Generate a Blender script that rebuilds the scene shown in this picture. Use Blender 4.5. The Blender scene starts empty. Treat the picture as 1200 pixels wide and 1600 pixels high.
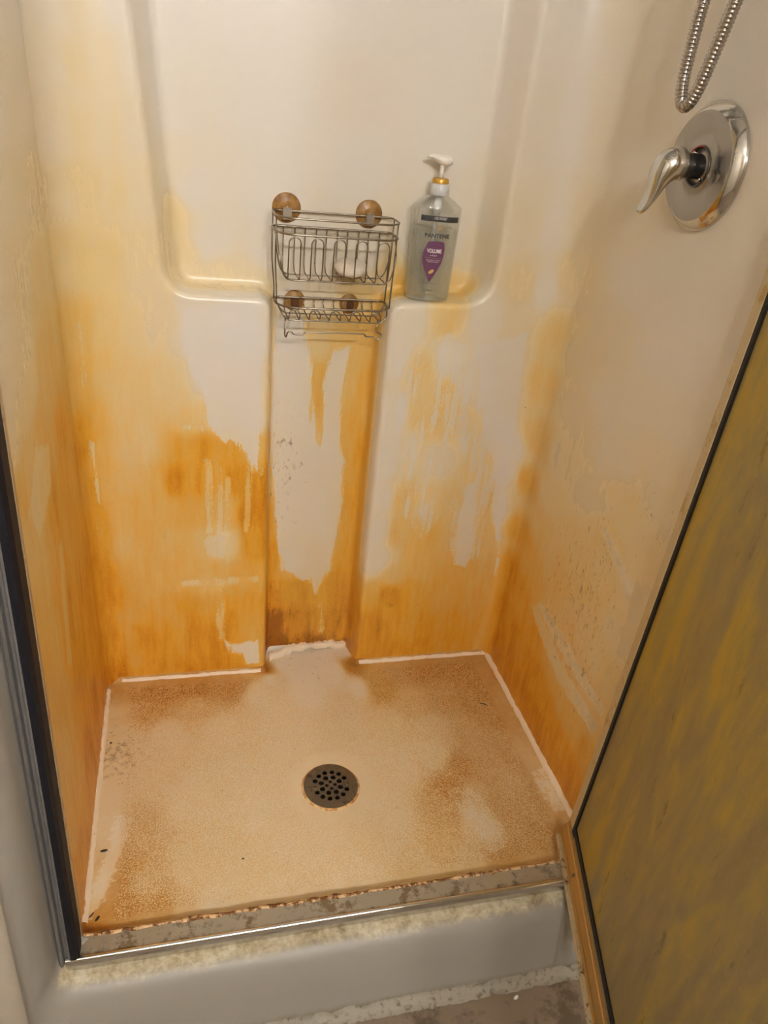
import bpy, bmesh, math, random
import numpy as np
from mathutils import Vector, Matrix
from mathutils.geometry import delaunay_2d_cdt

random.seed(7)
scene = bpy.context.scene
COL = scene.collection
PI = math.pi

# ---------------------------------------------------------------- camera
cam_data = bpy.data.cameras.new('camera')
cam_data.sensor_fit = 'VERTICAL'
cam_data.sensor_height = 36.0
cam_data.lens = 1193.27 / 1600.0 * 36.0
cam_data.clip_start = 0.02
cam = bpy.data.objects.new('camera', cam_data)
cam.location = (0.17862, -0.78632, 1.21881)
cam.rotation_euler = tuple(math.radians(a) for a in (60.7615, -5.8199, -13.3983))
COL.objects.link(cam)
scene.camera = cam

# ---------------------------------------------------------------- world, exposure
world = bpy.data.worlds.new('world')
scene.world = world
world.use_nodes = True
world.node_tree.nodes['Background'].inputs[0].default_value = (1.0, 0.9, 0.78, 1)
world.node_tree.nodes['Background'].inputs[1].default_value = 0.25
vs = scene.view_settings
vs.view_transform = 'Standard'
vs.look = 'None'
vs.gamma = 1.0
vs.use_curve_mapping = False
vs.exposure = 0.0
scene.cycles.use_light_tree = False
scene.cycles.caustics_reflective = False
scene.cycles.caustics_refractive = False
scene.cycles.adaptive_threshold = 0.02
scene.cycles.denoising_prefilter = 'FAST'
scene.cycles.max_bounces = 6
scene.cycles.diffuse_bounces = 4
scene.cycles.glossy_bounces = 3
scene.cycles.transmission_bounces = 4
scene.cycles.transparent_max_bounces = 12
LAMP_STRENGTH = 312.0            # the bulbs of the vanity fixture

# ---------------------------------------------------------------- stall sizes (metres)
W = 0.901        # inner width of the pan
D = 0.591        # depth to the proud face of the back wall
DEP = 0.070      # depth of the moulded niche and of the channel below it
TOPZ = 1.95
FLOORZ = -0.11   # bathroom floor
FRONT = -0.03    # front end of the side walls


# ---------------------------------------------------------------- helpers
def lin(r, g, b, a=1.0):
    f = lambda c: (c / 255 / 12.92) if c / 255 <= 0.04045 else ((c / 255 + 0.055) / 1.055) ** 2.4
    return (f(r), f(g), f(b), a)


def tag(o, label=None, cat=None, group=None, kind=None):
    if label: o['label'] = label
    if cat: o['category'] = cat
    if group: o['group'] = group
    if kind: o['kind'] = kind
    return o


def empty(name, loc=(0, 0, 0), label=None, cat=None, group=None, kind=None):
    o = bpy.data.objects.new(name, None)
    o.location = loc
    o.empty_display_size = 0.02
    COL.objects.link(o)
    return tag(o, label, cat, group, kind)


def mesh_obj(name, verts, faces, mat, parent=None, smooth=True, origin=None):
    """verts in world coordinates; the object's origin sits on its parent (or at origin)."""
    me = bpy.data.meshes.new(name)
    off = Vector(parent_origin(parent)) if parent is not None else Vector(origin or (0, 0, 0))
    me.from_pydata([tuple(Vector(v) - off) for v in verts], [], [tuple(f) for f in faces])
    me.update()
    if smooth:
        me.polygons.foreach_set('use_smooth', [True] * len(me.polygons))
    o = bpy.data.objects.new(name, me)
    if mat: me.materials.append(mat)
    COL.objects.link(o)
    if parent is not None:
        o.parent = parent
    else:
        o.location = off
    return o


def parent_origin(p):
    loc = Vector((0, 0, 0))
    while p is not None:
        loc += p.location
        p = p.parent
    return loc


class MB:
    """collects verts and faces of one part"""
    def __init__(self): self.v = []; self.f = []

    def add(self, v, f):
        n = len(self.v)
        self.v += [tuple(p) for p in v]
        self.f += [tuple(i + n for i in q) for q in f]
        return self

    def box(self, x0, x1, y0, y1, z0, z1):
        v = [(x, y, z) for z in (z0, z1) for y in (y0, y1) for x in (x0, x1)]
        return self.add(v, [(0, 2, 3, 1), (4, 5, 7, 6), (0, 1, 5, 4), (2, 6, 7, 3), (0, 4, 6, 2), (1, 3, 7, 5)])

    def tube(self, path, r, n=8, closed=False, caps=True):
        P = [Vector(p) for p in path]
        N = len(P)
        R = r if hasattr(r, '__len__') else [r] * N
        T = []
        for i in range(N):
            a = P[(i - 1) % N] if (closed or i > 0) else P[i]
            b = P[(i + 1) % N] if (closed or i < N - 1) else P[i]
            t = (b - a)
            T.append(t.normalized() if t.length > 1e-9 else Vector((0, 0, 1)))
        up = Vector((0, 0, 1)) if abs(T[0].z) < 0.9 else Vector((1, 0, 0))
        u = T[0].cross(up).normalized()
        V = []
        for i in range(N):
            u = (u - T[i] * u.dot(T[i]))
            u = u.normalized() if u.length > 1e-6 else T[i].orthogonal().normalized()
            w = T[i].cross(u)
            for k in range(n):
                a = 2 * PI * k / n
                V.append(P[i] + (u * math.cos(a) + w * math.sin(a)) * R[i])
        F = []
        for i in range(N if closed else N - 1):
            j = (i + 1) % N
            for k in range(n):
                l = (k + 1) % n
                F.append((i * n + k, i * n + l, j * n + l, j * n + k))
        if caps and not closed:
            F.append(tuple(range(n - 1, -1, -1)))
            F.append(tuple((N - 1) * n + k for k in range(n)))
        return self.add(V, F)

    def lathe(self, prof, centre, axis, n=32, caps=True):
        """prof: (radius, distance along axis)"""
        a = Vector(axis).normalized()
        u = a.orthogonal().normalized()
        w = a.cross(u)
        c = Vector(centre)
        V = []
        for r, h in prof:
            for k in range(n):
                t = 2 * PI * k / n
                V.append(c + a * h + (u * math.cos(t) + w * math.sin(t)) * r)
        F = []
        for i in range(len(prof) - 1):
            for k in range(n):
                l = (k + 1) % n
                F.append((i * n + k, i * n + l, (i + 1) * n + l, (i + 1) * n + k))
        if caps:
            F.append(tuple(range(n - 1, -1, -1)))
            F.append(tuple((len(prof) - 1) * n + k for k in range(n)))
        return self.add(V, F)

    def prism(self, prof, mapping, a0, a1, caps=True):
        """extrude a closed 2-d outline from a0 to a1; mapping(a, p, q) -> world"""
        n = len(prof)
        V = [mapping(a0, p, q) for p, q in prof] + [mapping(a1, p, q) for p, q in prof]
        F = [(k, (k + 1) % n, n + (k + 1) % n, n + k) for k in range(n)]
        if caps: F += [tuple(range(n - 1, -1, -1)), tuple(range(n, 2 * n))]
        return self.add(V, F)

    def obj(self, name, mat, parent=None, smooth=True, origin=None, flat_angle=None):
        o = mesh_obj(name, self.v, self.f, mat, parent, smooth, origin)
        fix_normals(o)
        if flat_angle: o.data.set_sharp_from_angle(angle=math.radians(flat_angle))
        return o


def fix_normals(o):
    bm = bmesh.new()
    bm.from_mesh(o.data)
    bmesh.ops.recalc_face_normals(bm, faces=bm.faces)
    bm.to_mesh(o.data)
    bm.free()


def smoothstep(a, b, x):
    t = np.clip((np.asarray(x, float) - a) / (b - a), 0, 1)
    return t * t * (3 - 2 * t)


def hash_noise(t, seed=0):
    """cheap smooth 1-d noise in -1..1"""
    r = np.random.RandomState(seed)
    tab = r.uniform(-1, 1, 512)
    i = np.floor(t).astype(int)
    f = t - np.floor(t)
    f = f * f * (3 - 2 * f)
    return tab[i % 512] * (1 - f) + tab[(i + 1) % 512] * f


# ---------------------------------------------------------------- node helpers
class NT:
    def __init__(self, name):
        self.m = bpy.data.materials.new(name)
        self.m.use_nodes = True
        self.t = self.m.node_tree
        self.n = self.t.nodes
        self.bsdf = self.n['Principled BSDF']
        self.pos = self.n.new('ShaderNodeTexCoord').outputs['Object']

    def link(self, a, b): self.t.links.new(a, b)

    def put(self, sock, v):
        if hasattr(v, 'is_output') or isinstance(v, bpy.types.NodeSocket): self.link(v, sock)
        else: sock.default_value = v

    def math(self, op, a, b=0.0, c=0.0, clamp=False):
        n = self.n.new('ShaderNodeMath'); n.operation = op; n.use_clamp = clamp
        for s, v in zip(n.inputs, (a, b, c)): self.put(s, v)
        return n.outputs[0]

    def attr(self, name):
        n = self.n.new('ShaderNodeAttribute'); n.attribute_name = name
        return n.outputs['Fac']

    def scale(self, sx, sy, sz, vec=None):
        n = self.n.new('ShaderNodeMapping'); n.inputs['Scale'].default_value = (sx, sy, sz)
        self.link(vec or self.pos, n.inputs[0])
        return n.outputs[0]

    def noise(self, scale, detail=4, rough=0.55, vec=None, dist=0.0):
        n = self.n.new('ShaderNodeTexNoise')
        n.inputs['Scale'].default_value = scale; n.inputs['Detail'].default_value = detail
        n.inputs['Roughness'].default_value = rough; n.inputs['Distortion'].default_value = dist
        self.link(vec or self.pos, n.inputs['Vector'])
        return n.outputs[0]

    def voronoi(self, scale, vec=None, feature='F1', out='Distance', rand=1.0):
        n = self.n.new('ShaderNodeTexVoronoi'); n.feature = feature
        n.inputs['Scale'].default_value = scale
        n.inputs['Randomness'].default_value = rand
        self.link(vec or self.pos, n.inputs['Vector'])
        return n.outputs[out]

    def step(self, x, a, b, lo=0.0, hi=1.0):
        n = self.n.new('ShaderNodeMapRange'); n.interpolation_type = 'SMOOTHSTEP'
        self.put(n.inputs[0], x); self.put(n.inputs[1], a); self.put(n.inputs[2], b)
        n.inputs[3].default_value = lo; n.inputs[4].default_value = hi
        return n.outputs[0]

    def ramp(self, x, stops):
        n = self.n.new('ShaderNodeValToRGB')
        e = n.color_ramp.elements
        e[0].position, e[0].color = stops[0]
        e[1].position, e[1].color = stops[-1]
        for p, c in stops[1:-1]:
            k = e.new(p); k.color = c
        self.link(x, n.inputs[0])
        return n.outputs[0]

    def mix(self, f, a, b, mode='MIX'):
        n = self.n.new('ShaderNodeMix'); n.data_type = 'RGBA'; n.blend_type = mode
        self.put(n.inputs[0], f); self.put(n.inputs[6], a); self.put(n.inputs[7], b)
        return n.outputs[2]

    def bump(self, h, strength=0.3, dist=0.001):
        n = self.n.new('ShaderNodeBump')
        n.inputs['Strength'].default_value = strength; n.inputs['Distance'].default_value = dist
        self.link(h, n.inputs['Height'])
        self.link(n.outputs[0], self.bsdf.inputs['Normal'])
        return n

    def set(self, **kw):
        for k, v in kw.items():
            self.put(self.bsdf.inputs[k.replace('_', ' ')], v)
        return self


STAIN_RAMP = [(0.0, lin(222, 216, 209)), (0.14, lin(224, 213, 192)), (0.32, lin(226, 204, 156)), (0.52, lin(223, 183, 106)),
              (0.72, lin(221, 161, 48)), (0.88, lin(204, 130, 20)), (1.0, lin(160, 90, 10))]


PAN_RAMP = [(0.0, lin(224, 216, 206)), (0.14, lin(222, 206, 178)), (0.32, lin(212, 185, 138)), (0.52, lin(196, 156, 96)),
            (0.72, lin(182, 132, 62)), (0.88, lin(170, 110, 34)), (1.0, lin(140, 82, 18))]


def gelcoat(name, floor=False):
    t = NT(name)
    S, K, KW, G, Y = (t.attr(a) for a in ('stain', 'scrub', 'scrubw', 'grime', 'yellow'))
    zs = 1.0 if floor else 0.14
    st = t.scale(1, 1, zs)
    n1 = t.noise(16, 4, 0.6, t.scale(1, 1, 1.0 if floor else 0.45))
    n2 = t.noise(75, 4, 0.65, st)
    n3 = t.noise(330, 2, 0.6, t.scale(1, 1, 1.0 if floor else 0.5))
    v = t.math('MULTIPLY_ADD', n1, 0.55, 0.72)
    d = t.math('MULTIPLY', S, v)
    d = t.math('ADD', d, t.math('MULTIPLY', S, t.math('MULTIPLY_ADD', n2, 0.55, -0.275)))
    d = t.math('ADD', d, t.math('MULTIPLY', S, t.math('MULTIPLY_ADD', n3, 0.22, -0.11)))
    # scrubbed-off patches with ragged edges
    k = t.math('ADD', K, t.math('MULTIPLY_ADD', n2, 3.0, -1.5))
    k = t.math('ADD', k, t.math('MULTIPLY_ADD', n3, 1.6, -0.8))
    k = t.math('ADD', k, t.math('MULTIPLY_ADD', n1, 1.2, -0.6))
    k = t.math('MULTIPLY', t.step(k, -0.2, 0.25), KW)
    if floor:
        pit = t.voronoi(430)
        pitm = t.step(pit, 0.25, 0.65)          # 0 on the bumps' centre, 1 in the grooves between
        tex = t.attr('stipple')
        g = t.math('MULTIPLY', tex, t.math('MULTIPLY_ADD', pitm, 0.9, -0.45))
        d = t.math('ADD', d, t.math('MULTIPLY', g, t.math('MULTIPLY', S, 0.9)))
        # on textured ground scrubbing cleans the high spots first
        k2 = t.math('MULTIPLY', t.math('MULTIPLY', tex, 0.5), pitm)
        k = t.math('MULTIPLY', k, t.math('SUBTRACT', 1.0, k2))
    d = t.math('MULTIPLY', d, t.math('SUBTRACT', 1.0, t.math('MULTIPLY', k, 0.74)), clamp=True)
    col = t.ramp(d, PAN_RAMP if floor else STAIN_RAMP)
    # yellow-green film
    col = t.mix(t.math('MULTIPLY', Y, t.math('MULTIPLY_ADD', n1, 0.5, 0.15)), col, lin(214, 178, 84))
    # dark mould and dirt
    gn = t.noise(95, 4, 0.7, t.scale(1, 1, 0.6 if not floor else 1.0))
    gm = t.step(t.math('ADD', gn, t.math('MULTIPLY', G, 0.26)), 0.66, 0.84)
    gm = t.math('MULTIPLY', gm, t.step(G, 0.02, 0.2))
    if floor:
        gm = t.math('MULTIPLY', gm, t.math('MULTIPLY_ADD', pitm, 0.5, 0.5))
    col = t.mix(t.math('MULTIPLY', gm, 0.62), col, lin(112, 72, 32))
    # tiny rust and dirt specks
    spv = t.n.new('ShaderNodeTexVoronoi')
    spv.inputs['Scale'].default_value = 46
    t.link(t.pos, spv.inputs['Vector'])
    sp = spv.outputs['Distance']
    spc = t.n.new('ShaderNodeSeparateColor')
    t.link(spv.outputs['Color'], spc.inputs[0])
    rare = t.step(spc.outputs[0], 0.9, 0.93)
    rad = t.math('MULTIPLY', spc.outputs[1], 0.075)
    dot = t.math('MULTIPLY', t.math('LESS_THAN', sp, rad), rare)
    col = t.mix(t.math('MULTIPLY', dot, 0.6), col, lin(110, 75, 45))
    t.set(Base_Color=col)
    t.set(Roughness=t.math('MULTIPLY_ADD', d, 0.30, 0.42 if floor else 0.20))
    t.bsdf.inputs['Specular IOR Level'].default_value = 0.45
    if floor:
        h = t.math('MULTIPLY', tex, t.math('MULTIPLY', pit, -1.0))
        t.bump(h, 0.45, 0.0012)
    else:
        t.bump(t.noise(9, 1, 0.5), 0.10, 0.0015)
    return t.m


def simple(name, col, rough=0.4, metal=0.0, spec=0.5):
    t = NT(name)
    n = t.noise(60, 4, 0.6)
    c = t.mix(t.math('MULTIPLY_ADD', n, 0.3, -0.05, clamp=True), col, tuple(x * 0.7 for x in col[:3]) + (1,))
    t.set(Base_Color=c, Roughness=t.math('MULTIPLY_ADD', n, 0.12, rough - 0.06), Metallic=metal)
    t.bsdf.inputs['Specular IOR Level'].default_value = spec
    return t.m


def dirty(name, col, dirt, amount=0.5, scale=30, rough=0.3, metal=1.0, stretch=(1, 1, 1), bump=0.15):
    t = NT(name)
    v = t.scale(*stretch)
    a = t.noise(scale, 7, 0.68, v)
    b = t.noise(scale * 7, 4, 0.6, v)
    m = t.step(t.math('ADD', a, t.math('MULTIPLY_ADD', b, 0.3, -0.15)), 0.72 - 0.42 * amount, 0.86 - 0.42 * amount)
    t.set(Base_Color=t.mix(m, col, dirt),
          Roughness=t.math('MULTIPLY_ADD', m, 0.45, rough),
          Metallic=t.math('MULTIPLY', t.math('SUBTRACT', 1.0, t.math('MULTIPLY', m, 0.85)), metal))
    t.bump(t.math('ADD', m, t.math('MULTIPLY', b, 0.5)), bump, 0.0006)
    return t.m


M = {}
M['wall'] = gelcoat('stained_gelcoat')
M['pan'] = gelcoat('stained_pan_gelcoat', floor=True)
M['chrome'] = dirty('water_spotted_chrome', lin(205, 203, 198), lin(150, 140, 122), 0.28, 60, 0.10)
M['chrome_dull'] = dirty('scaled_chrome', lin(168, 163, 155), lin(172, 164, 150), 0.5, 110, 0.32, bump=0.06)
M['hose'] = dirty('hose_steel', lin(178, 172, 165), lin(110, 90, 72), 0.3, 25, 0.22)
M['wire'] = dirty('tarnished_wire', lin(150, 140, 124), lin(96, 74, 50), 0.45, 80, 0.28)
M['drain'] = dirty('drain_steel', lin(122, 114, 102), lin(84, 68, 50), 0.45, 60, 0.42)
M['black'] = simple('black_rubber', lin(22, 20, 20), 0.45)
M['hole'] = simple('hole_shade', lin(20, 15, 10), 0.8)  # near-black colour stands in for the shade inside drain holes and screw recesses
M['caulk'] = dirty('white_caulk', lin(234, 216, 190), lin(214, 160, 90), 0.22, 55, 0.45, metal=0.0)
M['grimy_caulk'] = dirty('grimy_caulk', lin(214, 178, 130), lin(104, 62, 22), 0.72, 70, 0.55, metal=0.0)
M['red'] = simple('red_ring', lin(170, 30, 22), 0.4)


WALL_STAINS = [(-0.005,1.273,0.12,0.15,0),(0.038,1.278,0.16,0.3,0),(0.108,1.286,0.06,0.1,0),(-0.013,1.194,0.15,0.25,0),(0.031,1.198,0.22,0.45,0),(0.085,1.204,0.17,0.45,0),(0.117,1.207,0.08,0.2,0),(-0.009,1.110,0.15,0.3,0),(0.028,1.113,0.2,0.6,0),(0.079,1.118,0.17,0.6,0),(0.121,1.121,0.1,0.4,0),(-0.014,1.019,0.22,0.4,0),(0.024,1.022,0.28,0.8,0),(0.072,1.025,0.22,0.8,0),(0.126,1.029,0.17,0.5,0),(-0.014,0.921,0.3,0.4,0),(0.015,0.923,0.35,0.6,0),(0.055,0.925,0.28,0.8,0),(0.116,0.928,0.25,0.5,0),(0.140,0.887,0.22,0.4,0),(0.198,0.846,0.12,0.1,0),(0.275,0.849,0.1,0,0),(0.315,0.850,0.12,0,0),(-0.014,0.815,0.5,0.3,0),(0.006,0.816,0.5,0.3,0),(0.048,0.817,0.33,0.6,0),(0.090,0.819,0.33,0.4,0),(0.143,0.821,0.25,0.2,0),(0.197,0.800,0.15,0,0),(0.287,0.803,0.05,0,0),(-0.020,0.700,0.65,0.2,0),(0.001,0.701,0.5,0.3,0),(0.039,0.701,0.42,0.4,0),(0.094,0.702,0.42,0.2,0),(0.150,0.703,0.33,0,0),(0.177,0.678,0.36,0,0),(0.206,0.704,0.2,0,0),(0.253,0.705,0.3,0,0),(0.312,0.705,0.25,0,0),(-0.015,0.639,0.75,0.2,0),(0.007,0.639,0.55,0.2,0),(0.090,0.640,0.43,0.2,0),(0.182,0.640,0.45,0,0),(0.229,0.640,0.4,0,0),(0.313,0.641,0.3,0,0),(-0.015,0.575,0.8,0.1,0),(0.007,0.575,0.55,0,0),(0.075,0.575,0.45,0,0),(0.122,0.574,0.45,0,0),(0.157,0.574,0.62,0,0),(0.216,0.574,0.72,0,0),(0.265,0.573,0.7,0,0),(0.314,0.573,0.6,0,0),(-0.010,0.508,0.75,0,0),(0.025,0.508,0.55,0,0),(0.071,0.507,0.5,0,0),(0.119,0.506,0.55,0,0),(0.155,0.505,0.75,0,0),(0.216,0.504,0.72,0,0),(0.290,0.503,0.8,0,0),(0.322,0.502,0.8,0,0),(-0.004,0.438,0.75,0,0),(0.067,0.436,0.55,0,0),(0.140,0.434,0.6,0,0),(0.202,0.432,0.6,0,0),(0.253,0.430,0.55,0,0),(0.304,0.428,0.85,0,0),(-0.004,0.365,0.75,0,0),(0.075,0.361,0.55,0,0),(0.150,0.358,0.5,0,0),(0.214,0.355,0.45,0,0),(0.253,0.353,0.35,0,0),(0.319,0.350,0.75,0,0),(-0.004,0.287,0.75,0,0),(0.071,0.283,0.6,0,0),(0.147,0.279,0.55,0,0),(0.226,0.274,0.55,0,0),(0.307,0.269,0.65,0,0),(-0.004,0.206,0.75,0,0),(0.066,0.201,0.62,0,0),(0.145,0.196,0.68,0,0),(0.225,0.190,0.66,0,0),(0.308,0.184,0.72,0,0),(-0.004,0.121,0.8,0,0),(0.062,0.115,0.72,0,0),(0.128,0.110,0.72,0,0),(0.211,0.102,0.78,0,0),(0.281,0.096,0.75,0,0),(0.331,0.092,0.7,0,0),(0.004,0.040,0.85,0,0),(0.112,0.029,0.78,0,0),(0.210,0.019,0.82,0,0),(0.282,0.011,0.8,0,0),(0.333,0.006,0.7,0,0),(0.597,0.837,0.12,0,0),(0.672,0.846,0.45,0,0),(0.751,0.843,0.12,0,0),(0.818,0.845,0.2,0.3,0),(0.574,0.762,0.12,0,0),(0.635,0.737,0.45,0,0),(0.684,0.764,0.15,0,0),(0.696,0.684,0.5,0,0),(0.747,0.712,0.15,0,0),(0.820,0.768,0.2,0.2,0),(0.850,0.686,0.25,0.3,0),(0.580,0.642,0.12,0,0),(0.648,0.642,0.45,0,0),(0.705,0.628,0.45,0,0),(0.768,0.585,0.35,0,0),(0.823,0.599,0.1,0,0),(0.584,0.542,0.1,0,0),(0.633,0.541,0.3,0,0),(0.704,0.541,0.22,0,0),(0.781,0.509,0.4,0,0),(0.814,0.570,0.45,0,0),(0.587,0.451,0.12,0,0),(0.630,0.450,0.5,0,0),(0.688,0.448,0.4,0,0),(0.734,0.431,0.45,0,0),(0.792,0.446,0.45,0,0),(0.837,0.444,0.5,0,0),(0.869,0.476,0.25,0,0),(0.581,0.372,0.12,0,0),(0.632,0.370,0.5,0,0),(0.701,0.350,0.55,0,0),(0.762,0.348,0.5,0,0),(0.806,0.363,0.45,0,0),(0.864,0.343,0.45,0,0),(0.590,0.288,0.15,0,0),(0.623,0.251,0.45,0,0),(0.695,0.282,0.55,0,0),(0.792,0.259,0.55,0,0),(0.861,0.273,0.5,0,0),(0.591,0.200,0.6,0.4,0.2),(0.621,0.198,0.85,0.5,0.4),(0.676,0.194,0.68,0.1,0.2),(0.771,0.188,0.6,0,0),(0.869,0.181,0.6,0,0),(0.577,0.108,0.8,0.5,0),(0.608,0.106,0.85,0.5,0),(0.687,0.099,0.72,0,0),(0.785,0.091,0.68,0,0),(0.887,0.083,0.65,0,0),(0.575,0.041,0.85,0.4,0),(0.615,0.038,0.85,0.4,0),(0.712,0.029,0.75,0,0),(0.880,0.023,0.7,0,0),(0.780,1.366,0.05,0,0),(0.818,1.370,0.03,0,0),(0.798,1.181,0.08,0.1,0),(0.846,1.186,0.05,0,0),(0.807,1.023,0.15,0.2,0),(0.858,1.027,0.08,0,0),(0.818,0.907,0.25,0.3,0),(0.865,0.909,0.1,0,0),(0.866,0.569,0.08,0,0),(0.871,0.508,0.12,0,0),(0.874,0.411,0.2,0,0),(0.948,1.377,0.1,0.1,0),(1.149,1.329,0.08,0,0),(1.282,1.290,0.06,0,0),(0.957,1.194,0.12,0.1,0),(1.081,1.157,0.1,0,0),(0.942,1.036,0.18,0.2,0),(1.090,1.062,0.15,0,0),(0.936,0.944,0.25,0.2,0),(1.156,0.974,0.08,0,0.1),(1.314,1.013,0.08,0,0),(0.909,0.825,0.4,0.3,0),(1.001,0.816,0.2,0.3,0),(1.114,0.887,0.15,0.3,0),(1.269,0.904,0.08,0,0.1),(1.356,0.933,0.08,0,0),(0.902,0.715,0.45,0.2,0),(1.026,0.709,0.22,0.1,0),(1.175,0.770,0.14,0,0),(1.315,0.817,0.12,0,0),(0.922,0.608,0.5,0,0),(1.048,0.610,0.25,0,0),(1.215,0.692,0.16,0,0),(1.332,0.748,0.2,0,0.15),(0.922,0.502,0.6,0,0),(1.034,0.516,0.3,0,0),(1.169,0.590,0.22,0,0.1),(1.280,0.651,0.3,0,0.2),(1.360,0.695,0.22,0,0.2),(0.923,0.389,0.7,0,0),(1.038,0.442,0.42,0,0),(1.139,0.488,0.38,0,0.35),(1.235,0.560,0.36,0,0.45),(1.352,0.594,0.28,0,0.2),(0.939,0.278,0.75,0,0),(1.043,0.332,0.55,0,0),(1.128,0.390,0.45,0,0.4),(1.225,0.427,0.4,0,0.6),(1.295,0.490,0.34,0,0.4),(1.376,0.508,0.22,0,0),(0.955,0.162,0.78,0,0),(1.080,0.222,0.68,0,0),(1.164,0.320,0.4,0,0.5),(1.272,0.387,0.35,0,0.5),(1.375,0.425,0.25,0,0.15),(0.974,0.081,0.78,0,0),(1.105,0.135,0.74,0,0),(1.211,0.226,0.5,0,0.3),(1.298,0.285,0.4,0,0.4),(1.374,0.336,0.35,0,0.3),(1.051,0.050,0.78,0,0),(1.203,0.113,0.72,0,0),(1.299,0.170,0.5,0,0.2),(1.378,0.231,0.4,0,0.2),(1.199,0.054,0.78,0,0),(1.315,0.081,0.72,0,0),(1.380,0.150,0.6,0,0),(1.307,0.035,0.78,0,0),(1.387,0.053,0.76,0,0),(-0.285,1.258,0.05,0,0),(-0.148,1.265,0.05,0.1,0),(-0.355,1.166,0.08,0,0),(-0.205,1.161,0.15,0.1,0),(-0.422,1.077,0.14,0,0),(-0.262,1.055,0.2,0.1,0),(-0.158,1.041,0.25,0.2,0),(-0.488,0.990,0.16,0,0),(-0.341,0.954,0.25,0.1,0),(-0.193,0.918,0.38,0.2,0.1),(-0.519,0.924,0.15,0,0.1),(-0.398,0.883,0.22,0,0.15),(-0.233,0.827,0.5,0.2,0.15),(-0.543,0.867,0.16,0,0),(-0.388,0.829,0.3,0,0.25),(-0.314,0.771,0.55,0,0.25),(-0.194,0.688,0.75,0,0),(-0.559,0.821,0.2,0,0),(-0.440,0.763,0.45,0,0.3),(-0.305,0.698,0.6,0,0.3),(-0.506,0.745,0.5,0,0),(-0.289,0.625,0.7,0,0),(-0.511,0.675,0.45,0,0),(-0.285,0.531,0.7,0,0),(-0.520,0.594,0.5,0,0),(-0.288,0.421,0.75,0,0),(-0.498,0.467,0.55,0,0),(-0.299,0.293,0.78,0,0),(-0.471,0.317,0.6,0,0),(-0.277,0.119,0.85,0,0.2),(-0.487,0.196,0.65,0,0),(-0.282,0.041,0.8,0,0),(-0.515,0.077,0.75,0,0),(-0.420,0.035,0.8,0,0)]
NICHE_STAINS = [(0.170,1.298,0.03,0,0),(0.326,1.316,0.02,0,0),(0.469,1.333,0.02,0,0),(0.619,1.350,0.03,0,0),(0.719,1.362,0.04,0,0),(0.166,1.167,0.06,0,0),(0.330,1.183,0.03,0,0),(0.481,1.197,0.04,0.2,0),(0.639,1.213,0.04,0,0),(0.722,1.221,0.06,0,0),(0.167,1.063,0.15,0,0),(0.175,0.992,0.3,0,0),(0.190,0.918,0.28,0,0),(0.245,0.889,0.25,0,0),(0.315,0.879,0.25,0,0),(0.234,0.942,0.08,0,0),(0.203,1.025,0.06,0,0),(0.334,1.035,0.05,0,0),(0.489,1.099,0.04,0,0),(0.650,1.143,0.05,0,0),(0.718,1.062,0.1,0.1,0),(0.725,0.947,0.22,0,0),(0.709,0.879,0.45,0.1,0),(0.625,0.866,0.5,0.2,0),(0.625,0.965,0.07,0,0),(0.676,0.968,0.1,0,0),(0.633,0.906,0.15,0,0),(0.585,0.873,0.6,0.3,0.5),(0.558,0.890,0.3,0,0),(0.337,0.926,0.08,0,0),(0.431,0.931,0.1,0,0),(0.516,0.936,0.12,0,0),(0.337,0.844,0.4,0,0),(0.363,0.845,0.1,0,0),(0.436,0.848,0.2,0,0),(0.511,0.851,0.4,0.2,0),(0.562,0.854,0.6,0.3,0),(0.338,0.783,0.55,0,0),(0.365,0.784,0.1,0,0),(0.427,0.786,0.4,0,0),(0.503,0.788,0.5,0.2,0),(0.555,0.790,0.6,0.3,0),(0.341,0.680,0.7,0,0),(0.369,0.680,0.3,0,0),(0.446,0.681,0.6,0,0),(0.499,0.682,0.5,0.3,0),(0.546,0.683,0.65,0.4,0),(0.345,0.540,0.75,0,0),(0.367,0.626,0.5,0,0.3),(0.370,0.540,0.55,0,0.55),(0.373,0.465,0.55,0,0.5),(0.455,0.539,0.5,0,0),(0.510,0.539,0.6,0.2,0),(0.552,0.539,0.7,0.4,0),(0.349,0.387,0.75,0,0),(0.374,0.386,0.55,0,0.4),(0.465,0.383,0.5,0,0),(0.508,0.382,0.65,0.2,0),(0.545,0.381,0.75,0.4,0),(0.353,0.254,0.8,0,0.3),(0.399,0.251,0.6,0,0),(0.473,0.247,0.6,0.4,0),(0.541,0.244,0.75,0.5,0),(0.358,0.165,0.85,0,0.5),(0.403,0.162,0.75,0.6,0.2),(0.479,0.157,0.75,0.7,0.2),(0.541,0.153,0.8,0.6,0.2),(0.368,0.090,1,0.1,0.4),(0.421,0.086,0.9,0.5,0.25),(0.483,0.081,0.88,0.7,0.2),(0.547,0.076,0.9,0.6,0.3),(0.370,0.012,1.1,0.1,0.6),(0.456,0.004,0.98,0.2,0.6),(0.553,-0.005,0.95,0.4,0.7)]
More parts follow.
